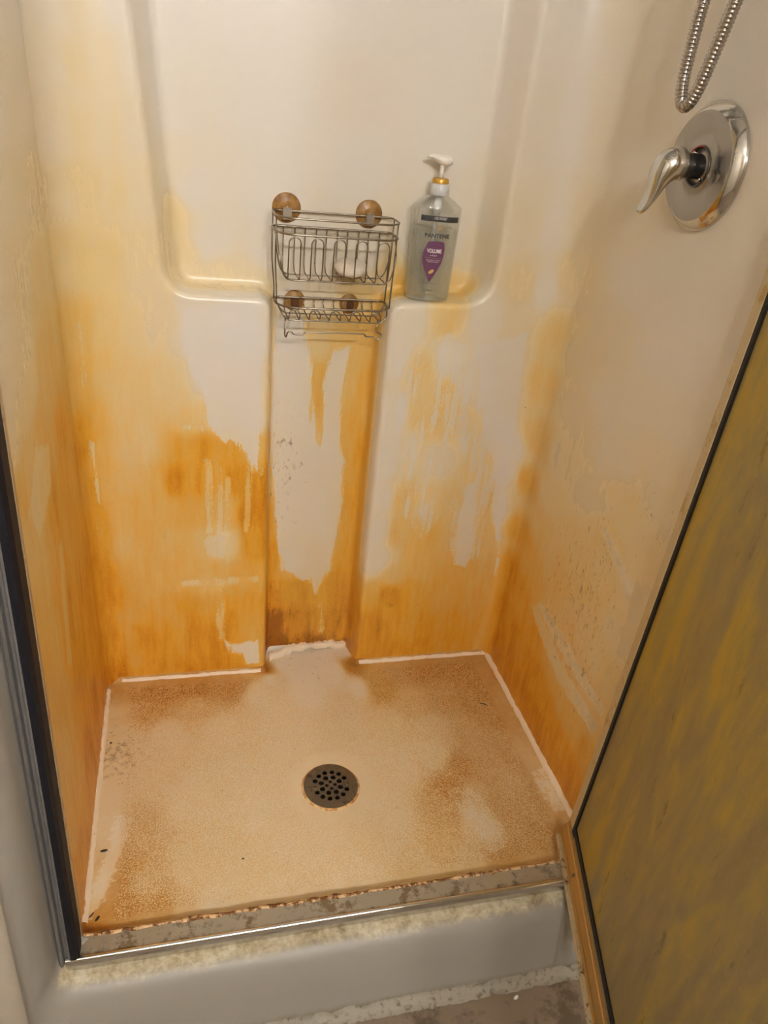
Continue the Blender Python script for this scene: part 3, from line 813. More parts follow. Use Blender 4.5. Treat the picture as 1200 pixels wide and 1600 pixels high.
# ---------------------------------------------------------------- vanity light (behind the camera)
vl = empty('vanity_light', (0.47, -2.0, 2.0), 'wall light with four round bulbs behind the camera', 'wall light')
MB().box(-0.12, 1.06, -2.0, -1.97, 1.95, 2.05).obj('back_plate', M['chrome'], vl, smooth=False)
bm_ = NT('lit_bulb')
bm_.set(Base_Color=lin(255, 240, 215)); bm_.bsdf.inputs['Emission Color'].default_value = (0.98, 0.985, 1.0, 1)
bm_.bsdf.inputs['Emission Strength'].default_value = LAMP_STRENGTH
for bx in (0.02, 0.32, 0.62, 0.92):
    pr = [(0.055 * math.sin(a), -0.055 * math.cos(a)) for a in np.linspace(0.05, PI - 0.05, 8)]
    MB().lathe(pr, (bx, -1.90, 2.0), (0, 0, 1), 14).obj('bulb', bm_.m, vl)
    MB().lathe([(0.02, 0), (0.02, 0.03)], (bx, -1.975, 2.0), (0, 1, 0), 16).obj('socket', M['chrome'], vl)

# ---------------------------------------------------------------- drain
drain = empty('floor_drain', (DRX, DRY, 0.0), 'round grey perforated metal drain grate in the pan floor', 'drain')


def build_grate():
    n = 48
    ring = [(DRR * math.cos(2 * PI * k / n), DRR * math.sin(2 * PI * k / n)) for k in range(n)]
    verts = [Vector(p) for p in ring]
    edges = [(i, (i + 1) % n) for i in range(n)]
    holes, screws = [], []
    for k in range(14):
        a = 2 * PI * k / 14
        (screws if k in (0, 7) else holes).append((0.0325 * math.cos(a), 0.0325 * math.sin(a), 0.0050))
    for k in range(8):
        a = 2 * PI * (k + 0.5) / 8
        holes.append((0.0195 * math.cos(a), 0.0195 * math.sin(a), 0.0054))
    for k in range(4):
        a = 2 * PI * k / 4
        holes.append((0.0082 * math.cos(a), 0.0082 * math.sin(a), 0.0038))
    for hx, hy, hr in holes:
        b = len(verts)
        for k in range(14):
            a = 2 * PI * k / 14
            verts.append(Vector((hx + hr * math.cos(a), hy + hr * math.sin(a))))
            edges.append((b + k, b + (k + 1) % 14))
    v, e, f, *_ = delaunay_2d_cdt(verts, edges, [], 0, 1e-7)
    F = []
    for t in f:
        c = sum((v[i] for i in t), Vector((0, 0))) / len(t)
        if any(math.hypot(c.x - hx, c.y - hy) < hr * 0.97 for hx, hy, hr in holes): continue
        F.append(tuple(t))
    bm = bmesh.new()
    bv = [bm.verts.new((DRX + p.x, DRY + p.y, 0.0022 + 0.0012 * (1 - (p.length / DRR) ** 2))) for p in v]
    for t in F: bm.faces.new([bv[i] for i in t])
    r = bmesh.ops.extrude_face_region(bm, geom=list(bm.faces))
    bmesh.ops.translate(bm, vec=(0, 0, -0.0028), verts=[q for q in r['geom'] if isinstance(q, bmesh.types.BMVert)])
    bmesh.ops.recalc_face_normals(bm, faces=bm.faces)
    me = bpy.data.meshes.new('grate')
    bmesh.ops.translate(bm, vec=-drain.location, verts=bm.verts)
    bm.to_mesh(me); bm.free()
    o = bpy.data.objects.new('grate', me); me.materials.append(M['drain']); COL.objects.link(o); o.parent = drain
    for sx_, sy_, sr in screws:
        c = (DRX + sx_, DRY + sy_, 0.0024)
        s = MB().lathe([(0.0005, 0.0014), (0.0030, 0.0013), (0.0044, 0.0003), (0.0044, -0.001)], c, (0, 0, 1), 16, caps=False).obj('screw', M['drain'], drain)
        MB().lathe([(0.0012, 0.0018), (0.0012, 0.0013)], c, (0, 0, 1), 8).obj('recess_shade_dot', M['hole'], s)  # raised dark dot, colour stands in for the shade of a recess
    MB().lathe([(0.047, 0.0), (0.046, -0.02), (0.03, -0.028), (0.002, -0.028)], (DRX, DRY, -0.0015), (0, 0, 1), 32, caps=False).obj('sump', M['hole'], drain)
    pr = [(0.0540, 0.0014), (0.0562, 0.0010), (0.0585, -0.0018)]
    b = MB().lathe(pr, (DRX, DRY, -0.0005), (0, 0, 1), 48, caps=False)
    b.obj('rust_ring', dirty('rusty_rim', lin(214, 184, 136), lin(176, 112, 34), 0.6, 60, 0.6, metal=0.0), drain)


build_grate()

# ---------------------------------------------------------------- shower door frame: track and side jambs
M['track'] = dirty('grimy_aluminium_track', lin(176, 168, 152), lin(112, 92, 60), 0.57, 22, 0.35, metal=0.75)
M['bright'] = simple('bright_aluminium', lin(214, 212, 206), 0.16, 1.0)
M['jamb'] = simple('anodised_jamb', lin(116, 114, 112), 0.35, 0.35)
M['stem'] = simple('dark_stem_metal', lin(100, 98, 96), 0.3, 0.9)
M['jamb_dark'] = simple('dark_jamb_seal', lin(22, 22, 28), 0.6, 0.0, 0.2)
frame = empty('shower_door_frame', (0.0, -0.04, 0.03), 'aluminium door frame with grimy bottom track and dark left jamb', 'door frame')
mp_x = lambda a, p, q: (a, p, q)
tr = MB().prism([(-0.019, 0.022), (-0.019, 0.0345), (-0.030, 0.0340), (-0.048, 0.0335), (-0.052, 0.0345), (-0.052, 0.022)], mp_x, -0.012, 0.895)
tr.obj('bottom_track', M['track'], frame, smooth=False)
lip = [(-0.0515, 0.030), (-0.0515, 0.0375), (-0.0535, 0.0400), (-0.0565, 0.0405), (-0.0590, 0.0390), (-0.0605, 0.0355), (-0.0625, 0.0190), (-0.0580, 0.0190)]
MB().prism(lip, mp_x, -0.014, 0.893).obj('track_edge', M['bright'], frame, flat_angle=50)
# end mitre of the track
mp_z = lambda a, p, q: (p, q, a)
JT = 1.80
MB().prism([(-0.022, -0.028), (-0.022, -0.060), (-0.019, -0.063), (-0.016, -0.060), (-0.0145, -0.052), (-0.011, -0.052), (-0.009, -0.058), (-0.006, -0.058), (-0.005, -0.028)], mp_z, 0.026, JT).obj('side_jamb', M['jamb'], frame, smooth=False)
MB().prism([(-0.0062, -0.0585), (0.002, -0.0585), (0.0055, -0.050), (0.006, -0.022), (-0.0062, -0.022)], mp_z, 0.034, JT).obj('seal', M['jamb_dark'], frame, smooth=False)
MB().prism([(0.003, -0.030), (0.0068, -0.024), (0.0068, -0.016), (0.003, -0.014)], mp_z, 0.034, JT).obj('wall_flange', dirty('stained_flange', lin(170, 150, 120), lin(150, 100, 50), 0.4, 30, 0.4, metal=0.3), frame, smooth=False)
MB().prism([(W + 0.003, -0.028), (W - 0.014, -0.028), (W - 0.014, -0.060), (W + 0.003, -0.060)], mp_z, 0.026, JT).obj('side_jamb', M['jamb'], frame, smooth=False)
MB().prism([(-0.045, JT), (-0.045, JT + 0.04), (-0.02, JT + 0.04), (-0.02, JT)], mp_x, -0.022, W + 0.003).obj('header', M['jamb'], frame, smooth=False)

# ---------------------------------------------------------------- open pivot door
HB = Vector((0.8575, 0.030, 0.046))
DE = Vector((-0.285, -0.958, 0.0)).normalized()
DU = Vector((0.024, 0.0, 1.0)).normalized()
DN = DE.cross(DU).normalized()          # towards the camera side or away; fixed below
if DN.x > 0: DN = -DN                   # DN points to the left (towards the camera side)
door = empty('door_1', tuple(HB), 'open framed shower door with olive soap-filmed glass, right of the stall', None, None, 'structure')


def dm(a, t, h): return HB + DE * a + DN * t + DU * h


M['glass'] = None


def door_glass_mat():
    t = NT('soap_filmed_glass')
    v = t.n.new('ShaderNodeMapping')
    v.inputs['Rotation'].default_value = (math.radians(22), 0, 0)
    v.inputs['Scale'].default_value = (1, 4.0, 1.0)
    t.link(t.pos, v.inputs[0])
    a = t.noise(2.2, 5, 0.55, v.outputs[0], 1.6)
    b = t.noise(11, 4, 0.6, v.outputs[0], 0.8)
    c = t.noise(170, 3, 0.7)
    big = t.noise(3.4, 2, 0.5)
    sep = t.n.new('ShaderNodeSeparateXYZ'); t.link(t.pos, sep.inputs[0])
    near = t.step(sep.outputs[1], -0.42, -0.02, -0.035, 0.055)      # thicker yellow film towards the hinge side
    f = t.math('ADD', t.math('MULTIPLY', a, 0.66), t.math('MULTIPLY', b, 0.34))
    f = t.math('ADD', f, t.math('MULTIPLY_ADD', big, 0.2, -0.1))
    f = t.math('ADD', f, near)
    col = t.ramp(f, [(0.34, lin(164, 146, 106)), (0.46, lin(176, 158, 108)), (0.53, lin(187, 166, 96)), (0.60, lin(200, 172, 80)), (0.70, lin(202, 168, 70))])
    sp = t.math('MULTIPLY', t.step(c, 0.58, 0.70), t.step(big, 0.42, 0.62))
    col = t.mix(t.math('MULTIPLY', sp, 0.45), col, lin(214, 190, 130))
    dk = t.step(t.math('ADD', t.noise(8, 4, 0.7, v.outputs[0]), t.math('MULTIPLY', c, 0.3)), 0.76, 0.90)
    col = t.mix(t.math('MULTIPLY', dk, 0.55), col, lin(100, 78, 40))
    t.set(Base_Color=col, Roughness=0.42)
    t.bsdf.inputs['Transmission Weight'].default_value = 0.25
    t.bsdf.inputs['IOR'].default_value = 1.45
    t.bsdf.inputs['Specular IOR Level'].default_value = 0.3
    t.bump(t.math('ADD', c, t.math('MULTIPLY', b, 0.5)), 0.25, 0.0006)
    return t.m


DW, DH = 0.74, 1.70


def door_bar(name, prof, mat, along='a', lo=0.0, hi=1.0, smooth=False, parent=None):
    """profile in (t, h) swept along a, or in (a, t) swept along h"""
    mp = (lambda s, p, q: dm(s, p, q)) if along == 'a' else (lambda s, p, q: dm(p, q, s))
    return MB().prism(prof, mp, lo, hi).obj(name, mat, parent or door, smooth=smooth)


M['gold'] = dirty('tarnished_gold_rail', lin(180, 146, 90), lin(116, 80, 36), 0.42, 18, 0.34, metal=0.75, stretch=(1, 0.3, 1))
M['gold_pale'] = dirty('scaled_rail_edge', lin(196, 178, 140), lin(96, 62, 26), 0.45, 60, 0.5, metal=0.4)
M['stile'] = dirty('filmed_stile', lin(204, 184, 146), lin(190, 160, 96), 0.5, 12, 0.42, metal=0.0)
# bottom rail: pale lower lip, groove, broad gold face with bright upper line, then the black gasket under the glass
door_bar('bottom_rail', [(-0.012, -0.012), (0.0215, -0.012), (0.0225, -0.008), (0.0215, -0.002), (0.0180, 0.001), (0.0185, 0.004), (0.0215, 0.006), (0.0205, 0.011), (0.0150, 0.021), (0.0125, 0.022), (0.0120, 0.025), (0.0095, 0.029), (-0.012, 0.029)], M['gold'], 'a', 0.0, DW)
door_bar('rail_lip', [(0.0200, -0.013), (0.0275, -0.013), (0.0290, -0.009), (0.0265, -0.003), (0.0200, -0.004)], M['gold_pale'], 'a', 0.006, DW)
door_bar('rail_bead', [(0.0085, 0.0275), (0.0115, 0.0265), (0.0115, 0.0305), (0.0085, 0.0305)], M['bright'], 'a', 0.012, DW)
door_bar('gasket', [(0.002, 0.0290), (0.0085, 0.0290), (0.0060, 0.0360), (0.002, 0.0360)], M['black'], 'a', 0.022, DW)
door_bar('hinge_stile', [(-0.004, -0.012), (-0.004, 0.0095), (0.0190, 0.0095), (0.0190, -0.012)], M['stile'], 'h', 0.020, DH)
door_bar('gasket', [(0.0190, 0.002), (0.0190, 0.0085), (0.0245, 0.0070), (0.0245, 0.002)], M['black'], 'h', 0.0295, DH)
door_bar('far_stile', [(DW - 0.02, -0.012), (DW - 0.02, 0.010), (DW, 0.010), (DW, -0.012)], M['stile'], 'h', 0.0, DH)
door_bar('top_rail', [(-0.012, DH - 0.02), (0.010, DH - 0.02), (0.010, DH), (-0.012, DH)], M['stile'], 'a', 0.0, DW)
door_bar('glass_panel', [(0.0195, -0.003), (0.0195, 0.003), (DW - 0.018, 0.003), (DW - 0.018, -0.003)], door_glass_mat(), 'h', 0.025, DH - 0.018)
for a in (0.105, 0.62):
    c = dm(a, 0.0180, 0.0160)
    ax = (DN * 0.88 + DU * 0.48).normalized()
    s = MB().lathe([(0.0035, -0.001), (0.0035, 0.0008), (0.0024, 0.0016), (0.0004, 0.0016)], c, ax, 14, caps=False).obj('screw', M['drain'], door)

# ---------------------------------------------------------------- mixing valve on the right wall
VC = Vector((W, 0.2485, 1.1635))
valve = empty('shower_valve', tuple(VC), 'round chrome shower valve plate with lever handle on the right wall', 'shower valve')
NX = Vector((-1, 0, 0))
R0 = 0.0845
MB().lathe([(R0, 0.0), (R0, 0.004), (R0 - 0.0006, 0.0055), (R0 - 0.0105, 0.0160), (R0 - 0.013, 0.0170)], VC, NX, 72, caps=False).obj('rim', M['chrome'], valve)
MB().lathe([(R0 - 0.013, 0.0170), (0.052, 0.0155), (0.046, 0.0150), (0.043, 0.0138), (0.031, 0.0138), (0.0295, 0.0155), (0.0270, 0.0160), (0.0265, 0.010)], VC, NX, 72, caps=False).obj('escutcheon', M['chrome_dull'], valve)
MB().lathe([(0.0268, 0.0130), (0.0268, 0.0172), (0.0250, 0.0172), (0.0250, 0.0130)], VC, NX, 48, caps=False).obj('ring', M['stem'], valve)
MB().tube([VC + Vector((-0.0172, 0.0259 * math.sin(a), 0.0259 * math.cos(a))) for a in np.linspace(-0.2, 1.3, 16)], 0.0011, 6).obj('hot_mark', M['red'], valve)
MB().lathe([(0.0250, 0.010), (0.0240, 0.0145), (0.0004, 0.0145)], VC, NX, 40, caps=False).obj('hub_plate', M['chrome_dull'], valve)
MB().lathe([(0.0165, 0.010), (0.0165, 0.050), (0.015, 0.052)], VC, NX, 36).obj('stem', M['stem'], valve)
for a in (0.9, 4.0):
    c = VC + Vector((0, math.cos(a) * 0.0205, math.sin(a) * 0.0205))
    MB().lathe([(0.0030, 0.014), (0.0030, 0.019), (0.0020, 0.020), (0.0003, 0.020)], c, NX, 12, caps=False).obj('screw', M['chrome'], valve)


def build_lever():
    # handle: a dome over the stem that flows into a blade curving out and down
    path = [(0.041, 0.0, 0.000), (0.047, 0.0, 0.0005), (0.055, 0.0, 0.000), (0.062, 0.0, -0.004), (0.0675, 0.001, -0.012), (0.071, 0.002, -0.022),
            (0.0735, 0.003, -0.034), (0.076, 0.005, -0.046), (0.079, 0.007, -0.056), (0.083, 0.009, -0.065), (0.0850, 0.010, -0.0675)]
    wid = [0.0215, 0.0230, 0.0238, 0.0232, 0.0215, 0.0188, 0.0160, 0.0140, 0.0128, 0.0108, 0.0050]   # along y
    thk = [0.0215, 0.0232, 0.0242, 0.0228, 0.0185, 0.0135, 0.0095, 0.0070, 0.0055, 0.0045, 0.0020]   # across
    P = [Vector((-a, b, c)) + VC for a, b, c in path]
    V, n = [], 28
    for i, p in enumerate(P):
        t = (P[min(i + 1, len(P) - 1)] - P[max(i - 1, 0)]).normalized()
        yv = Vector((0, 1, 0)); w = t.cross(yv).normalized()
        for k in range(n):
            a = 2 * PI * k / n
            V.append(p + yv * wid[i] * math.cos(a) + w * thk[i] * math.sin(a))
    F = [(i * n + k, i * n + (k + 1) % n, (i + 1) * n + (k + 1) % n, (i + 1) * n + k) for i in range(len(P) - 1) for k in range(n)]
    F += [tuple(range(n)), tuple((len(P) - 1) * n + k for k in range(n))]
    o = MB().add(V, F).obj('lever_handle', M['chrome'], valve)
    m = o.modifiers.new('subsurf', 'SUBSURF'); m.levels = 2; m.render_levels = 2
    return o


build_lever()

# ---------------------------------------------------------------- hose hanging in a loop
hose = empty('shower_hose', (0.86, 0.24, 1.236), 'ribbed metal shower hose hanging in a loop above the valve', 'hose')


def build_hose():
    keys = [(0.862, 0.150, 1.72), (0.858, 0.172, 1.56), (0.853, 0.196, 1.42), (0.850, 0.211, 1.355), (0.848, 0.223, 1.304), (0.847, 0.235, 1.262), (0.846, 0.246, 1.241), (0.845, 0.256, 1.2345), (0.845, 0.267, 1.241),
            (0.845, 0.2745, 1.264), (0.846, 0.2775, 1.305), (0.847, 0.277, 1.355), (0.850, 0.270, 1.43), (0.856, 0.25, 1.58), (0.862, 0.215, 1.73), (0.866, 0.19, 1.78)]
    P = [Vector(k) for k in keys]
    fine = []
    for i in range(len(P) - 1):
        p0, p1, p2, p3 = P[max(i - 1, 0)], P[i], P[i + 1], P[min(i + 2, len(P) - 1)]
        m = max(2, int((p2 - p1).length / 0.0008))
        for k in range(m):
            t = k / m
            fine.append(0.5 * ((2 * p1) + (p2 - p0) * t + (2 * p0 - 5 * p1 + 4 * p2 - p3) * t * t + (3 * p1 - p0 - 3 * p2 + p3) * t ** 3))
    L = 0; rs = []
    pitch = 0.0050
    for i, p in enumerate(fine):
        if i: L += (p - fine[i - 1]).length
        ph = (L / pitch) % 1.0
        rs.append(0.0085 - 0.0019 * max(0.0, 1 - abs(ph - 0.5) / 0.24))
    MB().tube(fine, rs, 12).obj('ribbed_tube', M['hose'], hose)
    MB().tube([fine[0], fine[0] + Vector((0.0, -0.004, 0.03))], 0.0095, 16).obj('end_fitting', M['chrome'], hose)
    MB().tube([fine[-1] - Vector((0.001, -0.004, 0.01)), fine[-1] + Vector((0.002, -0.01, 0.025))], 0.0095, 16).obj('end_fitting', M['chrome'], hose)


build_hose()
arm = empty('hand_shower_holder', (W, 0.17, 1.80), 'chrome pipe and cradle holding the shower hose high on the right wall', 'shower holder')
MB().lathe([(0.03, 0.0), (0.028, 0.006), (0.012, 0.010), (0.0004, 0.010)], (W, 0.17, 1.80), NX, 32, caps=False).obj('wall_flange', M['chrome'], arm)
MB().tube([(W, 0.17, 1.80), (W - 0.04, 0.17, 1.80), (W - 0.08, 0.17, 1.785), (W - 0.12, 0.17, 1.75)], 0.0105, 16).obj('pipe', M['chrome'], arm)
MB().tube([(W - 0.04, 0.13, 1.775), (W - 0.04, 0.20, 1.80)], 0.014, 16).obj('cradle', M['chrome'], arm)

# ---------------------------------------------------------------- wire caddy with suction cups
YB = D + DEP - 0.012            # plane of the rear wires
YF = YB - 0.082                 # front wires
caddy = empty('shower_caddy', (0.45, YB, 0.80), 'two-tier tarnished wire shower caddy on brown suction cups', 'shower caddy')
RW, RT = 0.0018, 0.0012        # rim wire and thin wire radii


def rounded_ring(x0, x1, y0, y1, z, rf, rb, n=8, dip=None):
    """closed loop, front (low y) corners radius rf, back corners rb"""
    pts = []
    for cx, cy, r, a0 in ((x1 - rb, y1 - rb, rb, 0), (x0 + rb, y1 - rb, rb, 90), (x0 + rf, y0 + rf, rf, 180), (x1 - rf, y0 + rf, rf, 270)):
        for k in range(n + 1):
            a = math.radians(a0 + 90 * k / n)
            pts.append(Vector((cx + r * math.cos(a), cy + r * math.sin(a), z)))
    return pts


def rounded_path(pts, r=0.008, n=5):
    P = [Vector(p) for p in pts]
    out = [P[0]]
    for i in range(1, len(P) - 1):
        a, b = P[i - 1] - P[i], P[i + 1] - P[i]
        rr = min(r, a.length * 0.49, b.length * 0.49)
        p0, p1 = P[i] + a.normalized() * rr, P[i] + b.normalized() * rr
        for k in range(n + 1):
            t = k / n
            out.append((1 - t) ** 2 * p0 + 2 * t * (1 - t) * P[i] + t * t * p1)
    out.append(P[-1])
    return out


def wire(name, path, r=RT, closed=False, n=6):
    return MB().tube(path, r, n, closed).obj(name, M['wire'], caddy)


CX0, CX1 = 0.339, 0.559
ZG, ZR, ZB = 1.008, 0.982, 0.906
wire('guard_rail', rounded_ring(CX0, CX1, YF, YB, ZG, 0.036, 0.012), RW, True, 8)
wire('upper_rim', rounded_ring(CX0, CX1, YF, YB, ZR, 0.036, 0.012), RW * 1.12, True, 8)
LX0, LX1 = 0.345, 0.556
ZL, ZLB = 0.856, 0.834
wire('lower_rim', rounded_ring(LX0, LX1, YF + 0.006, YB, ZL, 0.040, 0.012), RW * 1.12, True, 8)


def arches(x0, x1, zt, zb, yf, yb, zrim, n, w, low):
    """bent wires: front arch, legs running back under the basket floor and up to the rear rim"""
    for k in range(n):
        c = x0 + (x1 - x0) * (k + 0.5) / n
        pts = []
        arc_ = [(c + w / 2 * math.cos(a), zt - w / 2 + w / 2 * math.sin(a)) for a in np.linspace(0, PI, 11)]
        for sgn in (1,):
            right = [(c + w / 2, yb, zrim), (c + w / 2, yb, zb + 0.012), (c + w / 2, yb - 0.012, zb), (c + w / 2, yf + 0.006, zb), (c + w / 2, yf, zb + 0.006)]
            left = [(c - w / 2, yf, zb + 0.006), (c - w / 2, yf + 0.006, zb), (c - w / 2, yb - 0.012, zb), (c - w / 2, yb, zb + 0.012), (c - w / 2, yb, zrim)]
        pts = [Vector(p) for p in right] + [Vector((x, yf, z)) for x, z in arc_] + [Vector(p) for p in left]
        wire('wire_arch', pts, RT)


arches(CX0 + 0.012, CX1 - 0.012, ZR - 0.004, ZB, YF, YB, ZR, 5, 0.0205, False)
arches(LX0 + 0.012, LX1 - 0.012, ZL - 0.003, ZLB, YF + 0.006, YB, ZL, 5, 0.0195, True)
for x0, x1, zr, zb, yf, nm in ((CX0, CX1, ZR, ZB, YF, 'upper'), (LX0, LX1, ZL, ZLB, YF + 0.006, 'lower')):
    g = 0.006 if nm == 'upper' else 0.008
    for yy, r in ((yf + 0.004, RT * 1.15), (yf + 0.05, RT * 1.15)):
        wire('basket_brace', rounded_path([(x0 + 0.003, yy + 0.03 if yy < yf + 0.01 else yy, zr), (x0 + g, yy, (zr + zb) / 2), (x0 + g + 0.010, yy, zb - 0.001), (x1 - g - 0.010, yy, zb - 0.001), (x1 - g, yy, (zr + zb) / 2), (x1 - 0.003, yy + 0.03 if yy < yf + 0.01 else yy, zr)], 0.016, 6), r)
# uprights that tie guard rail, upper and lower baskets together
for xs, ys, zs_, ze in ((CX0, YB - 0.014, ZG, ZL), (CX0 + 0.002, YF + 0.03, ZG, ZL), (CX1, YB - 0.014, ZG, ZL), (CX1 - 0.002, YF + 0.03, ZG, ZL)):
    xe = LX0 if xs < 0.45 else LX1
    wire('upright', rounded_path([(xs, ys, zs_), (xs, ys, 0.93), (xe, ys, 0.88), (xe, ys, ze)], 0.03, 5), RT * 1.15)
# hanging rail with two razor notches and end hooks
hx0, hx1, hy, hz = 0.361, 0.530, YF + 0.018, 0.8125
rail = [(hx0, hy, ZLB), (hx0, hy, hz - 0.010), (hx0 + 0.002, hy - 0.006, hz - 0.012), (hx0 + 0.004, hy - 0.010, hz), (hx0 + 0.012, hy - 0.010, hz), (hx0 + 0.014, hy - 0.010, hz - 0.005), (hx0 + 0.033, hy - 0.010, hz - 0.005), (hx0 + 0.036, hy - 0.010, hz),
        (hx1 - 0.022, hy - 0.010, hz), (hx1 - 0.020, hy - 0.010, hz - 0.005), (hx1 - 0.002, hy - 0.010, hz - 0.005), (hx1 + 0.004, hy - 0.014, hz - 0.010), (hx1 + 0.012, hy - 0.010, hz), (hx1 + 0.004, hy - 0.004, hz + 0.001), (hx1 + 0.001, hy, hz + 0.004), (hx1 + 0.004, hy, ZLB + 0.004)]
wire('hanging_rail', rounded_path(rail, 0.004, 4), RT * 1.2)


def suction_cup_mat():
    t = NT('brown_suction_rubber')
    n = t.noise(70, 5, 0.6)
    col = t.ramp(n, [(0.3, lin(176, 136, 82)), (0.55, lin(150, 108, 54)), (0.75, lin(120, 80, 34))])
    t.set(Base_Color=col, Roughness=0.3)
    t.bsdf.inputs['Transmission Weight'].default_value = 0.12
    t.bump(n, 0.1, 0.0005)
    return t.m


M['cup'] = suction_cup_mat()
M['clip'] = simple('grey_clip', lin(170, 162, 150), 0.3, 0.6)
M['clip_dark'] = simple('rusted_clip', lin(86, 52, 26), 0.5, 0.3)
WALLY = D + DEP
for cx, cz, r, big in ((0.3655, 1.011, 0.0257, True), (0.5165, 1.010, 0.0250, True), (0.3868, 0.8475, 0.0198, False), (0.4925, 0.8450, 0.0190, False)):
    c = (cx, WALLY, cz)
    cup = MB().lathe([(r, 0.0003), (r, 0.0012), (r * 0.93, 0.0022), (r * 0.72, 0.0042), (r * 0.5, 0.0070), (r * 0.32, 0.0080), (r * 0.30, 0.0115), (0.0004, 0.0120)], c, (0, -1, 0), 40, caps=False).obj('suction_cup', M['cup'], caddy)
    h = r * 0.30 if big else r * 0.34
    zc = cz - (0.007 if big else 0.001)
    cb = MB().box(cx - h, cx + h, WALLY - 0.0175, WALLY - 0.010, zc - h * 1.35, zc + h * 1.2)
    cb.obj('clip', M['clip'] if big else M['clip_dark'], cup, smooth=False)

# ---------------------------------------------------------------- soap in the upper basket
M['soap'] = simple('white_soap', lin(226, 214, 194), 0.35)
pr = [(0.0004, 0.0), (0.022, 0.0), (0.0285, 0.004), (0.0300, 0.009), (0.0285, 0.014), (0.022, 0.0175), (0.0004, 0.0185)]
so = MB().lathe(pr, (0, 0, 0), (0, 0, 1), 36, caps=False).obj('soap_bar', M['soap'], None, origin=(0, 0, 0))
so.location = (0.482, YB - 0.030, ZB + 0.0035)
so.rotation_euler = (math.radians(14), math.radians(-3), 0)
so.location.z += 0.004
tag(so, 'round white bar of soap lying in the upper caddy basket', 'soap')

# ---------------------------------------------------------------- shampoo bottle
BX, BY, BZ = 0.6335, 0.6235, 0.8705
bottle = empty('shampoo_bottle', (BX, BY, BZ), 'clear pump bottle of shampoo with purple label on the right ledge', 'bottle')
BROT = math.radians(-8)


def bl(x, y, z):
    c, s = math.cos(BROT), math.sin(BROT)
    return (BX + x * c - y * s, BY + x * s + y * c, BZ + z)


def half(z):
    """half width and half depth of the body at height z"""
    w = np.interp(z, [0, 0.004, 0.012, 0.160, 0.1665, 0.169, 0.180, 0.187], [0.0375, 0.0405, 0.0415, 0.0445, 0.0446, 0.0425, 0.0275, 0.0165])
    d = np.interp(z, [0, 0.004, 0.012, 0.160, 0.1665, 0.169, 0.180, 0.187], [0.0210, 0.0240, 0.0250, 0.0260, 0.0255, 0.0245, 0.0205, 0.0160])
    return w, d


def section(w, d, n=40, e=2.6):
    out = []
    for k in range(n):
        a = 2 * PI * k / n
        c, s = math.cos(a), math.sin(a)
        out.append((w * math.copysign(abs(c) ** (2 / e), c), d * math.copysign(abs(s) ** (2 / e), s)))
    return out


def front_y(x, z, off=0.0003):
    w, d = half(z)
    q = min(0.995, abs(x / w))
    return -(d * (1 - q ** 2.6) ** (1 / 2.6)) - off


def clear_mat(name, tint, gloss=0.08, rough=0.05, haze=0.10, hcol=(0.62, 0.63, 0.60, 1)):
    t = NT(name)
    tr_ = t.n.new('ShaderNodeBsdfTransparent'); tr_.inputs[0].default_value = tint
    gl = t.n.new('ShaderNodeBsdfGlossy'); gl.inputs['Roughness'].default_value = rough
    gl.inputs[0].default_value = (0.9, 0.92, 0.92, 1)
    lw = t.n.new('ShaderNodeLayerWeight'); lw.inputs[0].default_value = 0.35
    n = t.noise(40, 3)
    f = t.math('MULTIPLY_ADD', lw.outputs['Facing'], 0.38, gloss, clamp=True)
    f = t.math('ADD', f, t.math('MULTIPLY_ADD', n, 0.06, -0.03), clamp=True)
    mx = t.n.new('ShaderNodeMixShader')
    df = t.n.new('ShaderNodeBsdfDiffuse'); df.inputs[0].default_value = hcol
    hz = t.n.new('ShaderNodeMixShader')
    t.link(t.math('MULTIPLY_ADD', lw.outputs['Facing'], haze * 1.6, haze, clamp=True), hz.inputs[0])
    t.link(tr_.outputs[0], hz.inputs[1]); t.link(df.outputs[0], hz.inputs[2])
    t.link(f, mx.inputs[0]); t.link(hz.outputs[0], mx.inputs[1]); t.link(gl.outputs[0], mx.inputs[2])
    t.link(mx.outputs[0], t.n['Material Output'].inputs['Surface'])
    t.n.remove(t.bsdf)
    return t.m


M['clear'] = clear_mat('clear_plastic', (0.965, 0.97, 0.96, 1))
M['liquid'] = clear_mat('clear_shampoo', (0.95, 0.955, 0.92, 1), 0.02, 0.1, 0.12, (0.60, 0.60, 0.50, 1))
M['white_plastic'] = simple('white_pump_plastic', lin(236, 230, 218), 0.3)
M['grey_plastic'] = simple('pale_grey_collar', lin(206, 206, 204), 0.35)
M['gold_plastic'] = simple('gold_ring', lin(206, 158, 66), 0.3, 0.3)


def loft(zs, fn, n=40):
    V = []
    for z in zs: V += [bl(x, y, z) for x, y in fn(z)]
    m = len(zs)
    F = [(i * n + k, i * n + (k + 1) % n, (i + 1) * n + (k + 1) % n, (i + 1) * n + k) for i in range(m - 1) for k in range(n)]
    F += [tuple(range(n - 1, -1, -1)), tuple((m - 1) * n + k for k in range(n))]
    return MB().add(V, F)


